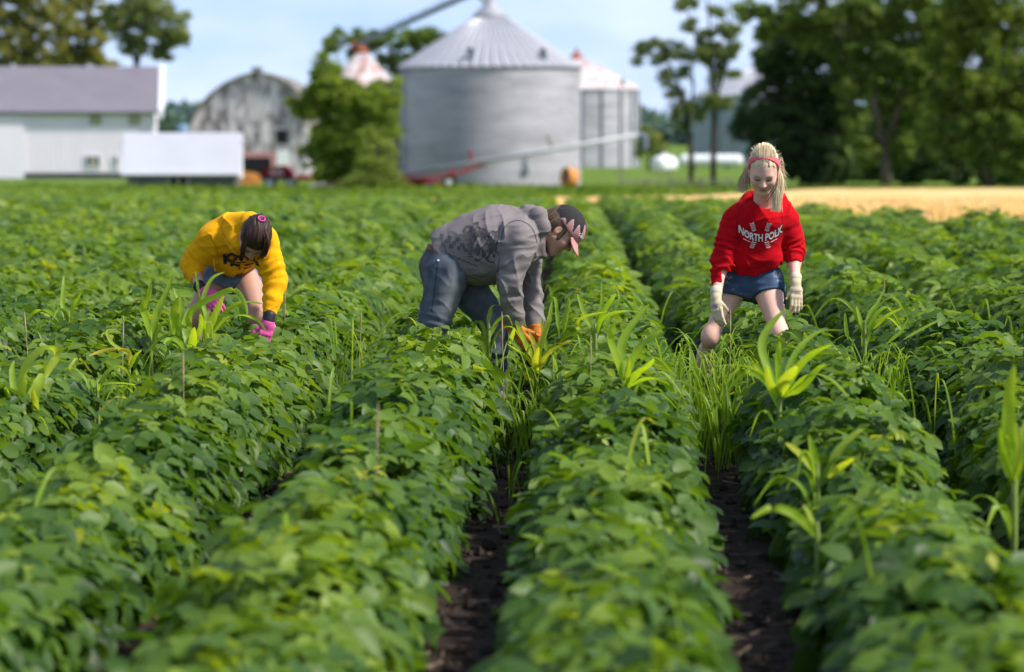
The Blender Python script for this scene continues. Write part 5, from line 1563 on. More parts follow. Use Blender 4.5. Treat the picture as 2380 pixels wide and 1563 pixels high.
# ------------------------------------------------------------ the man in grey
def man_in_grey():
    P = persona(1150, 19.2)
    H = Head(P(1303, 536, 0), (.60, -.04, -.80), (.80, 0, .60), .97)
    w = H.w; Mn = H.Mn
    S = SDF(); H.build(S, P(1245, 530, 0), .056)
    S.cap(P(1205, 548, 0), P(1120, 575, 0), .11, .11, .05, side=(0, 1, 0), ratio=1.3)
    S.cap(P(1120, 575, 0), P(1040, 605, 0), .11, .11, .05, side=(0, 1, 0), ratio=1.3)
    S.cap(P(1245, 530, 0), P(1205, 545, 0), .06, .08, .05)
    S.cap(P(1210, 548, -.17), P(1216, 552, .17), .05, .05, .05)
    arms = (((1208, 548, -.18), (1184, 660, -.20), (1197, 762, -.12)), ((1222, 560, .17), (1233, 665, .17), (1246, 765, .06)))
    for a, b, c in arms:
        S.cap(P(*a), P(*b), .044, .034, .03); S.cap(P(*b), P(*c), .034, .027, .03)
    kn, an = P(1004, 765, -.10), P(905, 925, -.06)
    kf, af = P(1148, 752, .14), P(1150, 950, .18)
    for h_, k_, a_ in ((P(1042, 620, -.09), kn, an), (P(1050, 622, .09), kf, af)):
        S.cap(h_, k_, .085, .055, .04); S.cap(k_, a_, .052, .036, .03)
    skin = (.60, .33, .245)
    def bc(V):
        c = H.color(V, skin, lip=(.36, .12, .10), brow=(.10, .06, .04))
        q = H.loc(V); st = smooth01(-q[:, 2], .03, .07)*smooth01(q[:, 1], -.02, .03)*.18*(np.linalg.norm(q, axis=1) < .2)
        return c*(1-st[:, None]) + np.array((.12, .08, .06), np.float32)*st[:, None]
    body = sdf_object('person', S, .0046, M_SKIN, None, bc)
    tag(body, 'man in a grey printed hoodie, jeans and flame-patterned cap bending down over a corn plant', 'person')
    # hoodie
    T = SDF()
    T.cap(P(1047, 583, 0), P(1105, 576, 0), .125, .166, .05, side=(0, 1, 0), ratio=1.18)
    T.cap(P(1105, 576, 0), P(1160, 560, 0), .164, .170, .05, side=(0, 1, 0), ratio=1.18)
    T.cap(P(1160, 560, 0), P(1208, 549, 0), .172, .138, .05, side=(0, 1, 0), ratio=1.30)
    T.cap(P(1060, 610, 0), P(1110, 622, 0), .075, .075, .05, side=(0, 1, 0), ratio=1.9)
    T.cap(P(1150, 610, .02), P(1215, 595, .02), .09, .06, .06, side=(0, 1, 0), ratio=1.6)
    cuffs = []
    for (a, b, c), (r0, r1, r2), ph in ((arms[0], (.084, .054, .041), 2.2), (arms[1], (.078, .048, .040), 6.0)):
        a, b, c = P(*a), P(*b), P(*c); c = b.lerp(c, .96)
        T.cap(a, a.lerp(b, .5), r0, (r0+r1)/2, .045, fold=.006, nf=1.5, ph=ph); T.cap(a.lerp(b, .5), b, (r0+r1)/2, r1, .02, fold=.010, nf=1.8, ph=ph)
        T.cap(b, b.lerp(c, .85), r1, r2+.003, .02, fold=.008, nf=2.2, ph=ph+1); T.cap(b.lerp(c, .84), c, r2-.003, r2-.004, .006)
        cuffs.append((c, (c-b).normalized()))
    for c, d in cuffs:
        cc, dn = vv(c), vv(d)
        T.op(lambda V, cc=cc, dn=dn: np.maximum(-((V-cc)@dn), np.sqrt(((V-cc)**2).sum(1))-.08), .004, 's')
    # hood bunched round the neck
    for sg in (-1, 1):
        T.cap(P(1226, 494, sg*.05), P(1250, 500, sg*.095), .034, .036, .02, fold=.006, nf=1.5, ph=sg)
        T.cap(P(1250, 500, sg*.095), P(1262, 530, sg*.105), .036, .030, .02)
        T.cap(P(1262, 530, sg*.105), P(1252, 566, sg*.08), .030, .022, .02)
        T.cap(P(1252, 566, sg*.08), P(1262, 590, sg*.03), .022, .020, .02)
    T.cap(P(1228, 494, -.06), P(1228, 494, .06), .034, .034, .02); T.cap(P(1252, 500, -.09), P(1262, 500, .09), .030, .030, .02)
    nkS = SDF().cap(P(1246, 533, 0), P(1300, 545, 0), .066, .085); T.sub(nkS.eval, .01)
    hp = vv(P(1022, 603, 0)); hn = unit(vv((-.93, 0, -.33)))
    T.op(lambda V: np.maximum(-((V-hp)@hn), (V[:, 0] - hp[0] - .12)) + .0*V[:, 0], .006, 's')
    _w2 = wrinkle(2.0, .017); T.op(lambda V: _w2(V)*(.35+.65*smooth01(1.22-V[:, 2]+.0*V[:, 0], -.02, .16)), 0, 'd')
    grey = np.array((.225, .196, .194), np.float32)
    def gc(V):
        c = np.tile(grey, (len(V), 1)); k = smooth01(noise3(V*6+3), .45, .8)[:, None]*.25
        return c*(1-k) + np.array((.13, .11, .10), np.float32)*k
    sh = sdf_object('hoodie', T, .0046, M_FLEECE, body, gc)
    bv = bvh_of(sh)
    # dark scroll and checker print on the side
    pol, pol2 = [], []
    rr = random.Random(3)
    def spiral(cx, cy, r, turns, a0, w0, w1, sg=1):
        n = int(14*turns)+6
        return strip([(cx + r*(1-.85*i/n)*math.cos(a0+sg*turns*6.283*i/n), cy + r*(1-.85*i/n)*math.sin(a0+sg*turns*6.283*i/n)) for i in range(n+1)], w0, w1)
    for i, (x, y, r) in enumerate([(-.005, .062, .026), (.028, .066, .022), (.052, .045, .020), (.086, .040, .024), (.10, .010, .020), (.012, .030, .022), (.070, -.005, .026), (-.02, .04, .018)]):
        pol += spiral(x, y, r, 1.4, i*1.3, .014, .004, 1 if i % 2 else -1)
    for i in range(15):
        x = -.02+.13*rr.random(); y = -.06+.12*rr.random(); a = rr.random()*6.28; l = .02+.03*rr.random()
        pol += strip([(x+l*t*math.cos(a+t*1.3), y+l*t*math.sin(a+t*1.3)) for t in np.linspace(0, 1, 6)], .011, .001)
    for i in range(9):
        for j in range(3):
            if (i+j) % 2 == 0:
                x = -.125+.016*i+.003*j; y = .030-.017*j-.0035*i
                pol2.append([(x, y), (x+.015, y-.003), (x+.016, y+.012), (x+.001, y+.015)])
    for (x, y, w_, h_) in ((.002, -.02, .014, .040), (.030, -.018, .022, .050), (.055, -.03, .018, .038), (-.022, -.01, .014, .03), (.082, -.02, .02, .03)):
        n = 12; pol += [[(x, y), (x+w_*.5*math.cos(a), y+h_*.5*math.sin(a)), (x+w_*.5*math.cos(a+.53), y+h_*.5*math.sin(a+.53))] for a in np.linspace(0, 6.283-.523, n)]
    for i in range(7): pol += strip([(-.012, -.045+.011*i), (.012, -.043+.011*i)], .004)
    for i in range(6): pol2 += strip([(-.09+.02*i, -.035-.008*i), (-.075+.02*i, -.045-.008*i), (-.068+.02*i, -.060-.004*i)], .007, .002)
    o = P(1092, 572, -.30)
    m1 = mat('faded_black_print', (.045, .045, .045), .95, noise=.4, nscale=40, col2=(.13, .115, .115))
    m2 = mat('faded_grey_print', (.09, .085, .08), .9, noise=.4, nscale=50, col2=(.12, .11, .11))
    sc_ = 1.22
    print_on('printed_scrolls', [[(x*sc_, y*sc_) for x, y in p_] for p_ in pol], o, (1, 0, 0), (0, 0, 1), (0, 1, 0), bv, m1, sh, .0022)
    print_on('printed_checks', [[(x*sc_, y*sc_) for x, y in p_] for p_ in pol2], o, (1, 0, 0), (0, 0, 1), (0, 1, 0), bv, m2, sh, .0016)
    sm = mat('grey_seam', (.085, .075, .075), .95)
    seams('seams', [[(1164, 575), (1166, 548), (1176, 526), (1200, 514), (1226, 522), (1241, 542), (1247, 566)], [(1022, 545), (1031, 578), (1049, 612), (1080, 642), (1110, 652)], [(1160, 600), (1157, 640), (1160, 690)], [(1096, 640), (1120, 646), (1140, 634)], [(1232, 500), (1246, 520), (1254, 545), (1256, 566)]], P, P(1092, 572, -.30), bv, sm, sh)
    # jeans
    J = SDF()
    J.cap(P(1040, 592, 0), P(1034, 622, 0), .108, .122, .04, side=(0, 1, 0), ratio=1.35)
    hN, hF = P(1043, 628, -.09), P(1055, 628, .09)
    J.cap(hN, hN.lerp(kn, .75), .106, .074, .03, fold=.008, nf=1.5, ph=1); J.cap(hN.lerp(kn, .7), kn, .075, .064, .02, fold=.012, nf=2)
    J.cap(kn, an, .058, .046, .02, fold=.012, nf=5, ph=3)
    J.cap(hF, kf, .098, .068, .03, fold=.008, nf=2, ph=5); J.cap(kf, af, .060, .050, .02, fold=.010, nf=5, ph=7)
    wp, wn = vv(P(1006, 578, 0)), unit(vv((.35, 0, 1)))
    J.op(lambda V: np.maximum(-((V-wp)@wn), -(V[:, 2]-1.20)) if False else -((V-wp)@wn), .004, 's')
    J.op(wrinkle(9.0, .021), 0, 'd')
    def jc(V):
        c = np.tile(np.array((.088, .105, .135), np.float32), (len(V), 1)); c *= (.7+.6*noise3(V*26))[:, None]
        ln = vv(P(1050, 690, -.2)); m_ = np.exp(-((V[:, 0]-ln[0])/.055)**2 - ((V[:, 2]-ln[2])/.10)**2)*(V[:, 1] < 19.15)
        c = c*(1-.6*m_[:, None]) + np.array((.32, .32, .31), np.float32)*.6*m_[:, None]
        d_ = smooth01(noise3(V*9+5), .55, .8)*.45; c = c*(1-d_[:, None]) + np.array((.09, .075, .06), np.float32)*d_[:, None]
        for xs0, xs1 in ((1017, 1006),):
            a0, a1 = P(xs0, 612, -.2), P(xs1, 700, -.2); t = (a0.z-V[:, 2])/(a0.z-a1.z); xl = a0.x+(a1.x-a0.x)*t
            m_ = np.exp(-((V[:, 0]-xl)/.0035)**2)*(V[:, 1] < 19.2)*(t > -.1)*(t < 1.3)*.7
            c = c*(1-m_[:, None]) + np.array((.012, .015, .02), np.float32)*m_[:, None]
        return c
    je = sdf_object('jeans', J, .0052, M_DENIM, body, jc)
    m = MB(); p_ = P(1018, 606, -.22); q_ = bvh_of(je).ray_cast(p_, Vector((0, 1, 0)))[0]
    if q_: m.tube([q_ - Vector((0, .006, 0)), q_ + Vector((0, .004, 0))], .006, 10); m.build('rivet', M_TRIM, body)
    B = SDF(); B.cap(P(1041, 590, 0), P(1036, 612, 0), .112, .122, .04, side=(0, 1, 0), ratio=1.36)
    bp_ = vv(P(1004, 577, 0)); B.op(lambda V: -(np.abs((V-bp_)@wn)-.014), .002, 's'); sdf_object('belt', B, .005, M_BELT, body)
    # gloves
    for wv, tp, nn_, sd_ in ((P(1197, 762, -.12), P(1228, 812, -.14), (-.55, -.75, .2), (1, -.6, 0)), (P(1246, 768, .06), P(1247, 815, .02), (.6, .6, .2), (-.7, -.6, 0))):
        G = SDF(); d = (tp-wv).normalized(); G.cap(wv - d*.035, wv + d*.01, .040, .037, .01, fold=.004, nf=1)
        hand(G, wv, d, nn_, sd_, curl=(.45, .5, .55, .6), spread=.02, r0=.0115, s=1.0)
        sdf_object('glove', G, .0036, M_GLOVE, body, np.array((.62, .19, .035), np.float32))
    # hair
    hs_ = SDF(); hs_.ell(w(0, -.022, .020), [.080, .098, .092], .01, Mn); hs_.ell(w(0, -.072, -.040), [.058, .034, .045], .03, Mn)
    pc, nn = vv(w(0, -.010, .0)), vv(H.M @ Vector((0, .93, -.36))); hs_.op(lambda V: -((V-pc)@nn), .01, 's')
    for sg in (-1, 1): hs_.cap(w(sg*.070, .012, .02), w(sg*.066, .022, -.035), .012, .009, .01)
    hs_.op(lambda V: .006*(noise3(((V-H.On)@Mn)*np.array([60, 60, 14.], np.float32))-.5)*2, 0, 'd')
    brn = lambda V: (np.array((.070, .042, .028), np.float32) + np.array((.10, .065, .045), np.float32)*noise3(((V-H.On)@Mn)*np.array([120, 120, 12.], np.float32))[:, None])
    hair = sdf_object('hair', hs_, .0036, M_HAIR, body, brn)
    g = np.random.default_rng(9); cv = []
    for i in range(260):
        a = g.uniform(-1.5, 1.5); x = .079*math.sin(a); y = -.022-.096*math.cos(a)
        pts = [w(x*1.0, y*.98, .035+g.uniform(-.01, .02)), w(x*1.06, y*1.05, 0), w(x*.96, y*1.03-.004, -.04), w(x*.85+g.normal(0, .004), y*.98-.006+g.normal(0, .004), -.07-g.random()*.012)]
        cv.append(curve_pts(pts, 4))
    for i in range(46):
        p0 = w(g.normal(0, .012), -.075, .105); a = g.uniform(-1, 1)
        cv.append(curve_pts([p0, P(1312+a*8+g.normal(0, 2), 489-g.random()*3, g.normal(0, .02)), P(1306+a*18+g.normal(0, 3), 484+abs(a)*8-g.random()*6, g.normal(0, .03))], 5))
    strands('hair_strands', cv, M_HAIR, hair, .0016, (.08, .05, .035), (.26, .17, .11), 8)
    # cap
    K = SDF(); K.ell(w(0, -.002, .046), [.0855, .1075, .090], .01, Mn)
    kp, kn_ = vv(w(0, 0, .034)), vv(H.M @ Vector((0, .10, 1)))
    K.op(lambda V: ((V-kp)@kn_), .003, 's')
    nkC = SDF().ell(w(0, -.115, .052), [.032, .03, .030], .01, Mn); K.sub(nkC.eval, .003)
    flame_u = lambda q: np.arctan2(q[:, 0], q[:, 1])            # angle round the head, 0 at the front
    def capc(V):
        q = H.loc(V); u = np.abs(flame_u(q)); z = q[:, 2]-.034
        hgt = .034 + .040*np.exp(-((u-.05)/.55)**2)
        tongue = np.clip(np.abs(np.sin(u*5.2 + 1.3 - z*34))**1.3, 0, 1)
        lim = hgt*(.12+1.55*tongue)*smooth01(2.35-u, 0, .9)
        d = lim - z
        c = np.tile(np.array((.038, .034, .036), np.float32), (len(V), 1))
        pk = smooth01(d, .0, .002)[:, None]; c = c*(1-pk) + np.array((.50, .24, .23), np.float32)*pk
        ol = np.exp(-(d/.0022)**2)[:, None]*.9; c = c*(1-ol) + np.array((.70, .62, .64), np.float32)*ol
        return c
    cap = sdf_object('cap', K, .0030, M_CAP, body, capc)
    bz = H.M @ Vector((0, .83, -.56)); bn_ = H.M @ Vector((0, .56, .83)); bx = H.M @ Vector((1, 0, 0))
    bo = vv(w(0, .088, .040)); bzn, bnn, bxn = vv(bz), vv(bn_), vv(bx)
    L_ = SDF(); L_._bb(bo, .12)
    def bill(V):
        q = V-bo; x = q@bxn; y = q@bzn; n_ = q@bnn + 5.2*x*x
        e = (np.sqrt((x/.078)**2 + (np.maximum(y, -.02)/.088)**2)-1)*.07
        d2 = np.maximum(e, -(y+.012)); return np.maximum(d2, np.abs(n_)-.0028)
    L_.op(bill, .01)
    def bcol(V):
        q = V-bo; x = q@bxn; y = q@bzn; e = np.sqrt((x/.078)**2 + (y/.088)**2); nn_ = q@bnn + 5.2*x*x
        c = np.tile(np.array((.56, .30, .28), np.float32), (len(V), 1)); c *= (1-.08*(np.sin(e*70) > .3))[:, None]
        c[(e > .95) & (x*1 > -1)] = (.40, .10, .10); c[nn_ < -.001] = (.05, .04, .05)
        return c
    sdf_object('bill', L_, .0026, M_CAP, cap, bcol)
    cb = bvh_of(cap)
    fo = w(.02, .10, .062); cx_ = H.M @ Vector((.45, .9, 0)); 
    # the word across the front of the cap, seen from the side
    ctr = w(.042, .085, .060); nrm = (H.M @ Vector((.62, .78, .12))).normalized(); ux = (H.M @ Vector((-.78, .62, 0))).normalized(); uy = nrm.cross(ux)*-1
    if uy.dot(H.M @ Vector((0, 0, 1))) < 0: uy = -uy
    print_on('cap_lettering', text_polys('Cobra', .020, .0006), ctr + nrm*.05, ux, uy, -nrm, cb, M_PRINTW, cap, .002)
    for a_, t_ in ((an, (.10, -.02)), (af, (.16, .0))):
        f_ = SDF(); toe = Vector((a_.x+t_[0], a_.y+t_[1], float(zg(a_.y))+.035)); foot(f_, a_, toe, .05); sdf_object('shoe', f_, .008, M_SHOE, body)
man_in_grey()

# ------------------------------------------------------------ the girl in yellow
def girl_in_yellow():
    P = persona(545, 19.9)
    H = Head(P(592, 553, -.40), (-.14, -.30, -.93), (.28, -.87, .32), .95)
    w = H.w; Mn = H.Mn
    S = SDF(); H.build(S, P(572, 540, -.25), .05)
    S.cap(P(542, 610, .14), P(552, 552, -.17), .09, .09, .05, side=(1, 0, 0), ratio=1.35)
    S.cap(P(572, 540, -.25), P(552, 552, -.15), .055, .07, .04)
    S.cap(P(500, 560, -.17), P(606, 562, -.24), .045, .045, .05)
    arms = (((494, 560, -.18), (446, 612, -.12), (466, 670, -.26)), ((609, 562, -.25), (640, 652, -.26), (625, 740, -.36)))
    for a, b, c in arms:
        S.cap(P(*a), P(*b), .045, .036, .03); S.cap(P(*b), P(*c), .038, .026, .03)
    S.cap(P(538, 612, .14), P(538, 640, .16), .10, .10, .04, side=(1, 0, 0), ratio=1.3)
    kL, aL = P(455, 735, -.03), P(450, 960, .22)
    kR, aR = P(601, 733, -.12), P(668, 905, .12)
    for h_, k_, a_ in ((P(508, 632, .10), kL, aL), (P(570, 634, .08), kR, aR)):
        S.cap(h_, k_, .078, .050, .05); S.ell(k_, (.042, .044, .045), .04); S.cap(k_, a_, .045, .032, .04); S.ell(k_.lerp(a_, .3) + Vector((.0, .02, 0)), (.052, .052, .10), .04)
    body = sdf_object('person', S, .0046, M_SKIN, None, lambda V: H.color(V, (.53, .29, .22), brow=(.10, .05, .03)))
    tag(body, 'young woman in a yellow hoodie, denim shorts and pink gloves bending down with dark hair', 'person')
    T = SDF()
    T.cap(P(541, 604, .15), P(552, 549, -.16), .112, .118, .05, side=(1, 0, 0), ratio=1.32, fold=.005, nf=2)
    T.cap(P(500, 556, -.17), P(604, 556, -.23), .062, .066, .05)
    T.ell(P(537, 606, -.08), (.085, .10, .075), .05)
    cuffs = []
    for (a, b, c), (r0, r1, r2), cc_, ph in ((arms[0], (.072, .052, .036), (457, 652, -.21), 1), (arms[1], (.078, .054, .036), (627.5, 730, -.35), 3.3)):
        a, b, c = P(*a), P(*b), P(*cc_)
        T.cap(a, a.lerp(b, .5), r0, (r0+r1)/2, .04, fold=.006, nf=1.5, ph=ph); T.cap(a.lerp(b, .5), b, (r0+r1)/2, r1, .02, fold=.012, nf=2, ph=ph+1)
        T.cap(b, b.lerp(c, .75), r1, r2+.002, .015, fold=.013, nf=2.4, ph=ph+2); T.cap(b.lerp(c, .74), c, r2-.003, r2-.005, .006)
        cuffs.append((c, (c-b).normalized()))
    for c, d in cuffs:
        cc, dn = vv(c), vv(d)
        T.op(lambda V, cc=cc, dn=dn: np.maximum(-((V-cc)@dn), np.sqrt(((V-cc)**2).sum(1))-.07), .004, 's')
    hp = vv(P(540, 628, .18)); hn = unit(vv((.0, 1, -.55)))
    T.op(lambda V: np.maximum(-((V-hp)@hn), -(V[:, 1]-19.78)), .006, 's')
    # the hood hanging forward round her neck
    T.cap(P(553, 528, -.24), P(580, 520, -.30), .070, .056, .03); T.cap(P(545, 545, -.26), P(556, 572, -.34), .055, .038, .03, fold=.005, nf=1.2)
    T.cap(P(583, 516, -.30), P(600, 522, -.33), .042, .034, .02); T.cap(P(600, 522, -.33), P(616, 548, -.32), .032, .036, .03)
    hd = SDF().ell(w(0, -.012, .045), [.090, .112, .112], .01, Mn); T.sub(hd.eval, .006)
    T.op(wrinkle(6.0, .018), 0, 'd')
    sh = sdf_object('hoodie', T, .0044, M_FLEECE, body, np.array((.86, .40, .008), np.float32))
    bv = bvh_of(sh)
    # word and emblem on the chest, which faces down and towards the viewer
    o = P(556, 600, -.35); ux = Vector((1, 0, .05)).normalized(); uy = Vector((0, -.25, .97)).normalized()
    arch = lambda x: -.010*(x/.09)**2
    print_on('lettering', text_polys('IOWA', .070, .0055, arch=arch, space=.95), o - Vector((0, 0, .036)), ux, uy, (0, 1, .12), bv, M_PRINTB, sh, .002)
    print_on('lettering', text_polys('IOWA', .066, -.0022, arch=arch, space=1.0), o - Vector((0, 0, .035)), ux, uy, (0, 1, .12), bv, mat('gold_print', (.55, .27, .02), .8), sh, .0035)
    em = strip([(-.06, -.035), (-.02, -.045), (.02, -.050), (.055, -.045)], .020, .006) + strip([(-.05, -.022), (-.015, -.030), (.02, -.032)], .010, .004) + strip([(-.02, -.062), (.01, -.070), (.04, -.066)], .012, .003)
    print_on('emblem', em, o - Vector((0, 0, .020)), ux, uy, (0, 1, .12), bv, M_PRINTB, sh, .002)
    seams('seams', [[(474, 540), (486, 552), (497, 572), (505, 600)], [(520, 510), (512, 530), (522, 552), (540, 572), (556, 590)], [(580, 500), (566, 520), (556, 545), (552, 566)], [(441, 640), (452, 643), (464, 634)], [(616, 716), (630, 720), (652, 708)], [(620, 545), (628, 575), (622, 605)]], P, P(556, 600, -.35), bv, mat('gold_seam', (.56, .24, .004), .95), sh, .004, -.35)
    m = MB(); m.tube([P(497, 602, -.30), P(498, 618, -.31), P(500, 632, -.305)], .004, 6); m.build('drawstring', mat('yellow_cord', (.62, .26, .02), .8), sh)
    Q = SDF()
    Q.cap(P(538, 608, .16), P(538, 636, .16), .102, .112, .04, side=(1, 0, 0), ratio=1.38)
    legs = ((P(507, 630, .10), P(488, 682, .05), P(499, 668, .06), .088, .080), (P(571, 632, .09), P(580, 685, .02), P(577, 668, .04), .092, .084))
    for a, b, pl, r0, r1 in legs: Q.cap(a, b, r0, r1, .03, fold=.005, nf=1.5)
    for a, b, pl, r0, r1 in legs:
        n_ = unit(vv((b-a).normalized()*.6 + Vector((0, -.1, -.5)))); pc_ = vv(pl)
        Q.op(lambda V, n_=n_, pc_=pc_: np.maximum(-((V-pc_)@n_), np.sqrt(((V-pc_)**2).sum(1))-.125), .003, 's')
    Q.op(lambda V: .005*(noise3(V*22)-.5), 0, 'd')
    def dn_(V):
        c = np.tile(np.array((.15, .22, .33), np.float32), (len(V), 1)); c *= (.65+.7*noise3(V*28))[:, None]
        p_ = P(596, 619, 0); m_ = np.exp(-((V[:, 0]-p_.x)/.014)**2 - ((V[:, 2]-p_.z)/.012)**2)*smooth01(noise3(V*130), .3, .6)
        c = c*(1-m_[:, None]) + np.array((.6, .62, .65), np.float32)*m_[:, None]
        for a, b, pl, _, _ in legs:
            m_ = ((V[:, 2]-pl.z > -.005) & (V[:, 2]-pl.z < .012) & (np.abs(V[:, 0]-pl.x) < .10))*.5
            c = c*(1-m_[:, None]) + np.array((.30, .34, .38), np.float32)*m_[:, None]
        return c
    sdf_object('shorts', Q, .0046, M_DENIM, body, dn_)
    for wv, tp, nn_, sd_, fr in ((P(469, 672, -.27), P(500, 705, -.32), (.2, -.9, .4), (1, -.3, .5), 0), (P(624, 744, -.37), P(613, 800, -.40), (.3, -.9, .2), (-1, -.3, 0), 1)):
        G = SDF(); d = (tp-wv).normalized(); G.cap(wv, wv + d*.015, .031, .031, .01)
        hand(G, wv + d*.004, d, nn_, sd_, curl=(.35, .4, .45, .5), spread=.03, s=.95, r0=.0102)
        sdf_object('glove', G, .0033, M_GLOVE, body, np.array((.72, .10, .33), np.float32))
        B = SDF(); B.cap(wv - d*.022, wv + d*.002, .033, .033, .005); sdf_object('wristband', B, .004, M_BLACK, body)
    hs_ = SDF(); hs_.ell(w(0, -.014, .034), [.080, .100, .095], .01, Mn)
    pc, nn = vv(w(0, .066, .030)), vv(H.M @ Vector((0, .85, -.52))); hs_.op(lambda V: -((V-pc)@nn), .014, 's')
    hs_.ell(w(.0, -.085, .090), [.022, .030, .024], .012, Mn)
    hs_.op(lambda V: .005*(noise3(((V-H.On)@Mn)*np.array([120, 16, 16.], np.float32))-.5)*2, 0, 'd')
    dk = lambda V: (np.array((.016, .008, .006), np.float32) + np.array((.05, .024, .016), np.float32)*noise3(((V-H.On)@Mn)*np.array([130, 9, 9.], np.float32))[:, None])
    hair = sdf_object('hair', hs_, .0036, M_HAIR, body, dk)
    g = np.random.default_rng(14); cv = []
    for i in range(420):
        x = g.uniform(-.078, .078); s_ = math.sqrt(max(1-(x/.084)**2, .05)); pts = []
        sw = g.normal(0, .004)
        for t in np.linspace(0, 1, 7):
            th = .35+t*1.9
            pts.append(w(x*(1-.6*t**2)+sw*t, -.014+.104*math.cos(th)*s_, .034+.100*math.sin(th)*s_))
        cv.append(curve_pts(pts, 4))
    for i in range(120):
        sd_ = 1 if g.random() < .7 else -1
        x = sd_*g.uniform(.045, .074)
        pts = [w(x, .03, .10), w(x*1.02, .075, .06), w(x*.9, .098, .015), w(x*.7+g.normal(0, .006), .108+g.normal(0, .005), -.02-g.random()*.03)]
        cv.append(curve_pts(pts, 4))
    for i in range(150):                        # loose hair falling over the side of the face
        a = g.random(); b_ = g.normal(0, 1)
        cv.append(curve_pts([P(603+a*12, 528+b_*3, -.49), P(614+a*10, 552, -.50-.01*b_), P(612+a*14, 576, -.49-.012*b_), P(603+a*14+b_*2, 590+g.random()*10, -.47-.012*b_)], 4))
    strands('hair_strands', cv, M_HAIR, hair, .0016, (.014, .008, .006), (.13, .06, .035), 15)
    E = SDF(); c0 = w(0, -.072, .108); ax = (H.M @ Vector((0, -.5, .8))).normalized(); tx = (H.M @ Vector((1, 0, 0))); ty = ax.cross(tx); prev = None
    for i in range(13):
        a = 2*math.pi*i/12; q = c0 + ax*.012 + tx*math.cos(a)*.018 + ty*math.sin(a)*.018
        if prev is not None: E.cap(prev, q, .0034, .0034, .003)
        prev = q
    sdf_object('hair_tie', E, .003, mat('pink_elastic', (.75, .06, .40), .6), body)
    for a_, t_ in ((aL, (-.04, -.17)), (aR, (.06, -.16))):
        f_ = SDF(); toe = Vector((a_.x+t_[0], a_.y+t_[1], float(zg(a_.y))+.035)); foot(f_, a_, toe); sdf_object('shoe', f_, .007, M_SHOE, body)
girl_in_yellow()

# ------------------------------------------------------------ a fourth worker crouching mostly outside the right edge
def worker_at_edge():
    P = persona(2440, 17.0)
    H = Head(P(2450, 740, -.30), (-.1, -.6, -.8), (-.05, -.8, .6), .95)
    S = SDF(); H.build(S, P(2462, 742, -.15), .052)
    S.cap(P(2468, 750, -.1), P(2515, 800, .2), .10, .11, .05, side=(.3, 1, 0), ratio=1.3)
    arms = (((2432, 775, -.16), (2410, 822, -.25), (2402, 880, -.34)), ((2460, 760, -.18), (2470, 830, -.3), (2462, 890, -.38)))
    for a, b, c in arms: S.cap(P(*a), P(*b), .045, .038, .03); S.cap(P(*b), P(*c), .038, .027, .03)
    legs = ((P(2490, 810, .14), P(2414, 900, .0), P(2425, 1080, .16)), (P(2500, 812, .22), P(2475, 900, -.05), P(2500, 1080, .2)))
    for a, b, c in legs: S.cap(a, b, .085, .055, .04); S.cap(b, c, .055, .036, .03)
    body = sdf_object('person', S, .007, M_SKIN, None, lambda V: H.color(V, (.62, .37, .29)))
    tag(body, 'crouching worker in a red top and navy trousers, barely showing at the right edge', 'person')
    T = SDF(); T.cap(P(2470, 752, -.1), P(2515, 792, .18), .135, .14, .05, side=(.3, 1, 0), ratio=1.25)
    for a, b, c in arms: T.cap(P(*a), P(*b), .066, .055, .04); T.cap(P(*b), P(*b).lerp(P(*c), .75), .055, .040, .02, fold=.008, nf=2)
    T.sub(SDF().ell(H.w(0, 0, 0), [.12, .12, .14], .01, H.Mn).eval, .01)
    sdf_object('sweatshirt', T, .007, M_FLEECE, body, np.array((.58, .012, .03), np.float32))
    J = SDF()
    for a, b, c in legs: J.cap(a, b, .105, .075, .05); J.cap(b, c, .070, .055, .03, fold=.008, nf=3)
    sdf_object('trousers', J, .008, M_DENIM, body, np.array((.015, .025, .06), np.float32))
    hs_ = SDF(); hs_.ell(H.w(0, -.020, .034), [.080, .100, .095], .01, H.Mn); pc, nn = vv(H.w(0, .05, .035)), vv(H.M @ Vector((0, .80, -.60))); hs_.op(lambda V: -((V-pc)@nn), .014, 's')
    sdf_object('hair', hs_, .006, M_HAIR, body, np.array((.10, .06, .035), np.float32))
    for (a, b, c), (q, r_) in zip(legs, ((-.10, -.16), (-.04, -.18))):
        f_ = SDF(); foot(f_, c, Vector((c.x+q, c.y+r_, float(zg(c.y))+.035))); sdf_object('shoe', f_, .009, M_SHOE, body)
worker_at_edge()
# ================================================================== volunteer corn, grass and dry stalks among the beans
M_CORN = leaf_mat('corn_leaf', [(0, (.07, .15, .02)), (.35, (.16, .28, .025)), (.65, (.28, .42, .035)), (.85, (.40, .48, .06)), (1, (.60, .44, .07))], trans=.5, rough=.45, spec=.35)
M_STALK = mat('corn_stalk', (.22, .30, .06), .6, noise=.3, nscale=20)

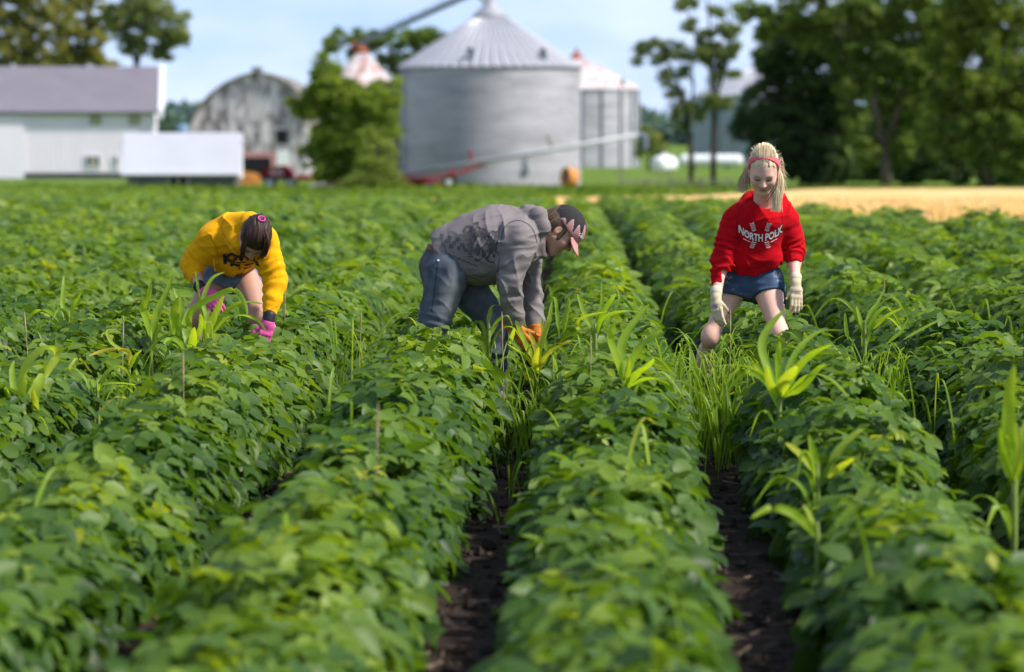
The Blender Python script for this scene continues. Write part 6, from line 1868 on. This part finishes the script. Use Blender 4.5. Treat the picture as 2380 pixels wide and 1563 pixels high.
def ribbon(path, width, tint, g, fold=.22, twist=0.0, n=7, wave=.0):
    """leaf blade along a 3D path: two halves with a sunken midrib; width profile like a grass leaf"""
    c = curve_pts(path, n); m = len(c); t = np.linspace(0, 1, m)
    T = unit(np.gradient(c, axis=0)); up = np.array([0, 0, 1.]); side = np.cross(T, up); bad = np.linalg.norm(side, axis=1) < .25
    vx = np.array([math.cos(twist), math.sin(twist)*.8, 0.])
    side = unit(unit(np.where(bad[:, None], vx, side))*.35 + vx*.75); side = unit(side - T*np.sum(side*T, 1, keepdims=True)); nrm = np.cross(side, T)
    w = width*np.minimum(1, (t*3.2+.25))*np.sqrt(np.clip(1-t**2.2, 0, 1))*.5
    wv_ = wave*np.sin(t*26+g.random()*6)[:, None]*w[:, None]
    L = c + side*w[:, None] + nrm*(w*fold*2)[:, None] + nrm*wv_
    Rr = c - side*w[:, None] + nrm*(w*fold*2)[:, None] - nrm*wv_*.7
    V = np.stack([L, c, Rr], 1).reshape(-1, 3); i = np.arange(m-1)[:, None]*3
    q = np.concatenate([np.stack([i+0, i+1, i+4, i+3], -1).reshape(-1, 4), np.stack([i+1, i+2, i+5, i+4], -1).reshape(-1, 4)])
    tt = np.clip(tint + .10*(t-.4), 0, 1)
    return V, q.ravel(), np.full(len(q), 4), np.clip(np.stack([tt-.05, tt+.09, tt-.02], 1).ravel() + .10*noise3(V*np.array([60, 60, 14.]))-.05, 0, 1)

def corn(label, Y, base, leaves, name='corn_plant', seed=1, stalk_r=.011, low=5):
    g = np.random.default_rng(seed)
    b = ground_at(base[0], Y); s = Y/F
    e = tag(empty(name, b), label, 'corn plant', 'volunteer corn among the beans')
    wh = at(base[0], base[1], Y); wh.y = Y
    m = MB(); m.tube([b, b.lerp(wh, .5) + Vector((.004, 0, 0)), wh, wh + Vector((0, 0, .05))], [stalk_r, stalk_r*.9, stalk_r*.75, stalk_r*.3], 8); m.build('stalk', M_STALK, e, smooth=True)
    parts = []
    for pts, wpx, dyt, tint in leaves:
        k = len(pts); P = []
        for j, (x, y) in enumerate(pts):
            q = at(x, y, Y + dyt*(j/(k-1))); P.append(q)
        parts.append(ribbon(P, wpx*s*1.08, min(tint+.03, .95), g, fold=.20, twist=g.uniform(-.6, .6), wave=.10))
    for j in range(low):                             # lower leaves clasping the stalk and arching out
        a = g.random()*6.28; z0 = .35+.6*g.random(); p0 = np.array(b.lerp(wh, z0)); r = .10+.16*g.random(); hgt = .10+.12*g.random()
        d = np.array([math.cos(a), math.sin(a)*.7, 0])
        parts.append(ribbon([p0, p0 + d*r*.3 + [0, 0, hgt*.8], p0 + d*r*.75 + [0, 0, hgt], p0 + d*r*1.2 + [0, 0, hgt*.45]], .014+.014*g.random(), float(np.clip(.45+g.normal(0, .12), .1, .9)), g, fold=.2, twist=g.uniform(-1, 1), wave=.12))
    V, I, S, T = merge(parts)
    np_mesh('foliage', V, I, S, M_CORN, e, attrs={'tint': T})
    return e

corn('big pale corn plant with a curled top leaf at the left edge', 16.2, (62, 985),
     [([(62, 985), (52, 920), (60, 860), (90, 822), (118, 812), (130, 830), (112, 862), (104, 880)], 26, -.1, .72), ([(60, 980), (75, 930), (92, 890), (98, 868)], 30, .1, .66),
      ([(55, 985), (36, 925), (28, 870), (33, 838)], 16, .1, .62), ([(64, 985), (40, 960), (22, 920), (12, 900)], 20, -.2, .58), ([(66, 990), (84, 950), (76, 905)], 22, -.1, .75)], seed=2)
corn('low drooping yellow corn leaves between the left edge and the girl in yellow', 17.3, (226, 912),
     [([(226, 912), (240, 895), (290, 893), (345, 905), (372, 935)], 14, -.2, .62), ([(226, 915), (220, 900), (232, 880)], 10, .1, .6)], seed=3)
corn('pair of short upright corn blades on the canopy at the far left', 20.6, (160, 745),
     [([(150, 745), (145, 710), (147, 670), (149, 640)], 11, .1, .48), ([(162, 745), (170, 710), (182, 690), (190, 668)], 10, -.1, .62)], seed=4)
corn('tall slender corn plant with two crossing blades left of the girl in yellow', 19.3, (350, 790),
     [([(350, 790), (338, 745), (332, 715), (345, 690), (350, 655)], 17, -.1, .62), ([(352, 790), (360, 750), (368, 720), (388, 680), (402, 636)], 17, .1, .55), ([(350, 792), (356, 760), (372, 730), (378, 690)], 12, .2, .5)], seed=5)
corn('broad corn plant with folded upright blade in front of the girl in yellow', 19.25, (412, 800),
     [([(410, 800), (405, 760), (408, 720), (416, 690)], 24, -.05, .50), ([(412, 800), (418, 750), (420, 710), (405, 672)], 18, .1, .55), ([(412, 800), (402, 770), (398, 735), (412, 700)], 14, -.1, .6)], seed=6)
corn('large spreading corn plant arching across the bare legs of the girl in yellow', 19.1, (472, 800),
     [([(470, 800), (440, 760), (450, 720), (500, 690), (545, 675), (568, 705), (576, 735)], 15, -.2, .56), ([(472, 800), (480, 745), (472, 700), (492, 650), (524, 632)], 12, .1, .52),
      ([(472, 800), (490, 760), (508, 720), (521, 684)], 22, -.1, .66), ([(474, 800), (478, 760), (466, 710), (459, 655), (455, 630)], 9, .1, .50), ([(474, 800), (520, 730), (565, 702), (612, 706)], 10, -.1, .58),
      ([(474, 802), (476, 750), (490, 755), (494, 800)], 9, -.25, .70), ([(476, 802), (530, 740), (590, 740), (620, 772)], 9, -.3, .55)], seed=7)
corn('bright corn plant hiding the lower left leg of the girl in yellow', 19.0, (446, 830),
     [([(446, 830), (436, 790), (430, 755), (440, 715)], 20, .1, .56), ([(446, 830), (460, 790), (470, 755), (466, 728)], 20, -.1, .60), ([(446, 830), (420, 800), (396, 785), (380, 800)], 13, -.2, .52), ([(448, 830), (480, 800), (505, 780), (520, 795)], 13, -.2, .55), ([(446, 830), (450, 790), (452, 760)], 22, -.2, .66)], seed=27)
corn('yellowing corn leaf lying bent on the canopy left of the girl in yellow', 18.2, (300, 862),
     [([(300, 862), (300, 820), (275, 812), (232, 818), (205, 828)], 10, -.1, .90), ([(300, 862), (305, 830), (262, 800), (250, 770), (275, 765)], 9, .1, .72), ([(300, 860), (312, 830), (330, 812)], 9, -.1, .6)], seed=8)
corn('pale green corn plant in the furrow under the orange gloves', 18.9, (1247, 868),
     [([(1246, 868), (1240, 835), (1222, 805), (1206, 765), (1198, 745)], 17, -.2, .74), ([(1248, 868), (1250, 825), (1262, 790), (1276, 745), (1283, 700)], 16, .0, .66), ([(1248, 868), (1252, 840), (1240, 800), (1228, 770)], 16, -.1, .82),
      ([(1250, 868), (1262, 835), (1290, 808), (1330, 790)], 12, -.2, .86), ([(1246, 868), (1230, 835), (1200, 812), (1180, 800)], 10, -.2, .72), ([(1248, 870), (1244, 840), (1252, 805)], 16, -.3, .78), ([(1250, 868), (1272, 830), (1262, 770), (1258, 735)], 11, .2, .45), ([(1247, 872), (1226, 880), (1214, 862)], 10, -.15, .97)], seed=9)
corn('small upright corn blades poking up behind the lower leg of the man', 19.4, (1017, 800),
     [([(1017, 800), (1016, 770), (1008, 748), (998, 742)], 7, .1, .38), ([(1019, 800), (1022, 770), (1020, 745)], 8, -.1, .46), ([(1024, 835), (1021, 815), (1025, 780)], 10, -.2, .68)], seed=10)
corn('short corn blade with folded tip in front of the jeans of the man', 19.0, (1136, 760),
     [([(1134, 760), (1138, 735), (1146, 713), (1168, 711)], 11, 0, .58), ([(1080, 820), (1095, 808), (1104, 780), (1100, 762)], 11, -.1, .66), ([(1140, 765), (1160, 745), (1180, 735), (1192, 760)], 6, -.1, .55), ([(1185, 800), (1192, 780), (1197, 762)], 12, -.1, .66)], seed=11)
corn('cluster of corn blades on the canopy just right of the orange gloves', 18.7, (1384, 775),
     [([(1384, 775), (1392, 735), (1400, 700), (1398, 655)], 11, .1, .45), ([(1380, 775), (1362, 735), (1350, 705), (1342, 683)], 12, .1, .50), ([(1388, 775), (1402, 730), (1420, 700), (1432, 682)], 14, -.1, .55), ([(1384, 775), (1400, 740), (1450, 722), (1500, 727)], 11, -.2, .60),
      ([(1370, 775), (1340, 760), (1352, 738), (1400, 725), (1424, 727)], 10, -.2, .70), ([(1310, 775), (1316, 740), (1322, 710), (1322, 690)], 13, 0, .50), ([(1300, 780), (1296, 740), (1292, 700), (1284, 690)], 9, .1, .55), ([(1388, 776), (1412, 755), (1440, 700), (1430, 665), (1416, 650)], 7, .2, .4)], seed=12)
corn('tall bright corn plant with broad upright leaves between the man and the red sweatshirt', 16.3, (1452, 900),
     [([(1450, 900), (1436, 850), (1420, 805), (1418, 775), (1430, 745)], 24, -.1, .62), ([(1452, 900), (1444, 850), (1446, 800), (1470, 755), (1510, 706)], 22, .1, .50), ([(1454, 900), (1468, 850), (1490, 810), (1520, 785), (1540, 768)], 24, -.1, .52),
      ([(1456, 900), (1480, 865), (1505, 848), (1520, 832)], 20, -.3, .60), ([(1452, 902), (1456, 870), (1462, 830)], 18, -.3, .66), ([(1458, 902), (1500, 880), (1550, 880), (1590, 890), (1640, 925)], 10, -.4, .55)], seed=13)
corn('wide bright corn plant with arching leaves below the knees of the girl in red', 15.4, (1812, 925),
     [([(1812, 925), (1786, 870), (1770, 810), (1785, 765), (1826, 718)], 22, .1, .50), ([(1812, 925), (1808, 870), (1808, 820), (1812, 790)], 17, -.1, .62), ([(1816, 925), (1850, 860), (1890, 820), (1935, 800)], 18, -.2, .56), ([(1814, 925), (1845, 830), (1900, 775), (1962, 768)], 14, .2, .46),
      ([(1812, 925), (1820, 890), (1840, 860), (1850, 850)], 30, -.3, .74), ([(1818, 925), (1880, 870), (1930, 880), (1975, 925)], 13, -.4, .58), ([(1808, 925), (1780, 880), (1756, 850), (1742, 840)], 15, -.1, .66), ([(1806, 925), (1770, 870), (1720, 848), (1650, 852)], 10, -.3, .60),
      ([(1812, 925), (1790, 890), (1782, 845)], 22, -.2, .68), ([(1814, 925), (1860, 900), (1905, 850), (1920, 850)], 20, -.2, .6)], seed=14)
corn('upright grassy corn blades in the canopy right of the girl in red', 18.8, (2010, 770),
     [([(2010, 770), (2022, 730), (2040, 705), (2056, 672)], 10, .1, .42), ([(2012, 770), (2040, 715), (2075, 692), (2100, 720), (2118, 760)], 6, -.1, .48), ([(2005, 770), (1996, 735), (1990, 712)], 11, 0, .52), ([(2030, 765), (2060, 735), (2098, 715)], 9, -.1, .6), ([(1972, 790), (1966, 760), (1964, 726)], 9, 0, .5), ([(2060, 800), (2095, 770), (2110, 742)], 8, 0, .62), ([(2100, 790), (2150, 762), (2198, 738)], 8, 0, .66)], seed=15)
corn('large out-of-focus corn plant at the right edge', 12.9, (2358, 1120),
     [([(2352, 1120), (2344, 1030), (2345, 930), (2358, 845)], 34, -.1, .60), ([(2362, 1120), (2378, 1030), (2395, 960)], 30, .1, .66), ([(2350, 1120), (2328, 1050), (2322, 990)], 18, -.2, .52), ([(2354, 1120), (2366, 1060), (2360, 980)], 22, -.2, .72)], seed=16, stalk_r=.014)
corn('short yellow corn leaves on the blurred canopy in the lower right', 13.4, (1900, 1110),
     [([(1900, 1110), (1870, 1070), (1845, 1045), (1825, 1030)], 20, -.1, .80), ([(1905, 1110), (1890, 1050), (1880, 1010)], 18, 0, .60), ([(1920, 1110), (1950, 1050), (1990, 1010), (2010, 1000)], 22, 0, .72), ([(1925, 1110), (1960, 1080), (1985, 1065)], 16, -.1, .76)], seed=17)
corn('blurred yellow-green corn leaves low on the row at the lower right', 11.8, (1900, 1250),
     [([(1900, 1250), (1860, 1205), (1800, 1180), (1745, 1205)], 22, -.1, .60), ([(1920, 1250), (1960, 1210), (1985, 1170)], 22, 0, .66), ([(1895, 1250), (1882, 1205), (1866, 1172)], 18, 0, .70)], seed=18, low=0)

def grass():
    g = np.random.default_rng(41)
    parts = []
    # clumps: px, Y, number of blades, height m, spread m, tint
    clumps = [(1575, 18.9, 46, .62, .16, .34), (1610, 18.6, 52, .66, .18, .36), (1660, 18.9, 60, .68, .16, .34), (1700, 18.6, 36, .62, .14, .38), (1640, 18.0, 60, .60, .20, .3), (1600, 17.4, 60, .50, .22, .26), (1575, 16.5, 60, .45, .22, .25),
              (1560, 15.2, 50, .40, .20, .25), (1740, 18.6, 30, .60, .16, .4), (1770, 19.9, 40, .64, .16, .36), (1725, 20.0, 30, .62, .14, .4), (1690, 17.7, 40, .62, .16, .34),
              (1246, 18.2, 60, .42, .12, .28), (1240, 17.2, 60, .38, .16, .24), (1225, 16.0, 50, .34, .16, .24), (1232, 15.0, 40, .30, .16, .24),
              (1340, 18.4, 40, .62, .16, .36), (1420, 18.5, 40, .66, .16, .36), (1300, 18.5, 26, .60, .12, .4), (1470, 18.3, 26, .60, .2, .3), (1500, 17.6, 26, .58, .2, .3),
              (1880, 17.6, 60, .60, .24, .3), (1940, 17.6, 60, .58, .24, .3), (1990, 18.4, 50, .62, .2, .32), (2060, 18.6, 46, .62, .22, .34), (2130, 18.3, 46, .60, .24, .34), (2000, 16.2, 60, .48, .24, .26), (2060, 15.0, 40, .46, .24, .26), (2200, 17.6, 30, .60, .24, .32),
              (870, 18.2, 40, .40, .14, .26), (900, 17.2, 40, .38, .14, .26), (980, 19.0, 24, .58, .12, .34), (1180, 18.8, 20, .62, .10, .42), (560, 19.0, 30, .60, .18, .36), (500, 18.9, 30, .62, .16, .4), (620, 18.6, 24, .54, .16, .32),
              (800, 20.8, 26, .64, .12, .36), (770, 20.6, 16, .62, .1, .4), (330, 17.0, 22, .5, .2, .4), (200, 17.2, 20, .45, .16, .4), (1590, 13.4, 34, .34, .2, .26), (1640, 12.2, 26, .30, .2, .26), (1220, 12.8, 26, .28, .2, .26),
              (820, 14.2, 22, .30, .16, .26), (2290, 17.2, 30, .62, .22, .4), (2330, 16.6, 30, .62, .22, .4), (1830, 19.2, 22, .58, .14, .34)]
    for px, Y, n, h, sp, tn in clumps:
        if Y < 14.5: continue
        if 1540 < px < 1680 and Y < 18.2: n = int(n*.6)
        n = int(n*(.55 if Y > 17.6 else .26)); h *= .86 if Y > 17.6 else .62; tn += (.10 if Y > 17.6 else -.02)
        c = ground_at(px, Y)
        for i in range(n):
            x = c.x + g.normal(0, sp*.55); y = Y + g.normal(0, sp*.8); z = float(zg(y))
            a = g.random()*6.28; hh = h*(.55+.55*g.random()); r = hh*(.15+.55*g.random())
            d = np.array([math.cos(a), math.sin(a)*.7, 0]); droop = g.random()**1.5*.45
            p0 = np.array([x, y, z]); p1 = p0 + d*r*.25 + [0, 0, hh*.55]; p2 = p0 + d*r*.62 + [0, 0, hh*.92]; p3 = p0 + d*r + [0, 0, hh*(1.0-droop)]
            parts.append(ribbon([p0, p1, p2, p3], .006+.009*g.random(), float(np.clip(tn + g.normal(0, .12), 0, .9)), g, fold=.15, twist=g.uniform(-1.2, 1.2), n=4))
    # single blades poking through the whole near canopy
    for i in range(140):
        Y = 9 + 19*g.random()**.9; px = g.uniform(-100, 2480); c = ground_at(px, Y)
        if px < 1200 and g.random() < .55: continue
        fr = (c.x - bend(Y))/ROW - .232; fr -= math.floor(fr + .5)
        if Y < 16 and abs(fr) > .22: continue
        a = g.random()*6.28; hh = .46+.12*g.random(); r = .06+.22*g.random(); d = np.array([math.cos(a), math.sin(a), 0]); p0 = np.array(c)
        parts.append(ribbon([p0, p0 + d*r*.2 + [0, 0, hh*.6], p0 + d*r*.6 + [0, 0, hh*.95], p0 + d*r + [0, 0, hh*(1.02-.25*g.random())]], .006+.011*g.random(), float(np.clip(.50+g.normal(0, .15), 0, .95)), g, fold=.15, twist=g.uniform(-1.2, 1.2), n=4))
    V, I, S, T = merge(parts)
    o = np_mesh('grassy_weeds', V, I, S, M_CORN, attrs={'tint': T})
    tag(o, 'thin bright grass blades growing among the bean rows', 'grass', kind='stuff')
grass()

def dry_stalks():
    """pale seed heads and stalks standing a little above the canopy"""
    g = np.random.default_rng(52); m = MB()
    spots = [(427, 15.5), (343, 13.6), (1505, 14.4), (1320, 13.0), (869, 12.4), (830, 12.0), (1015, 12.4), (1357, 16.8), (1375, 16.6), (1390, 16.2), (1745, 15.2), (1410, 17.2), (1700, 19.0), (2290, 18.8), (2255, 20), (2272, 19.6), (828, 19.8), (1560, 24), (1600, 27), (1305, 22), (660, 20.2), (715, 18.6), (1010, 19.2), (1160, 18.9), (1175, 18.4), (570, 18.0), (410, 17.6), (480, 15.6), (80, 18.0), (250, 17.8), (302, 17.5), (1920, 23), (2050, 24), (1645, 26), (2160, 22), (960, 13.6), (1830, 16.2), (1770, 17.2)]
    for i in range(8): spots.append((g.uniform(0, 2380), g.uniform(17, 38)))
    spots = spots[::4]
    for px, Y in spots:
        b = ground_at(px, Y); h = .60 + .14*g.random(); lean = Vector((g.normal(0, .03), g.normal(0, .03), 0))
        t = b + Vector((0, 0, h)) + lean
        m.tube([b, b.lerp(t, .8), t], [.002, .0016, .001], 4)
        q = b.lerp(t, .80 + .05*g.random()); m.tube([q, q.lerp(t, .3), q.lerp(t, .8), t], [.002, .0042, .0036, .001], 6)
        for k in range(5): 
            s_ = q.lerp(t, g.random()); m.tube([s_, s_ + Vector((g.normal(0, .008), g.normal(0, .008), .022))], [.0008, .0003], 3)
    o = m.build('seed_stalks', mat('dry_stalk', (.50, .36, .20), .85, noise=.35, nscale=14, col2=(.30, .26, .12)))
    tag(o, 'thin dry tan grass stalks with seed heads standing above the beans', 'grass', kind='stuff')
dry_stalks()
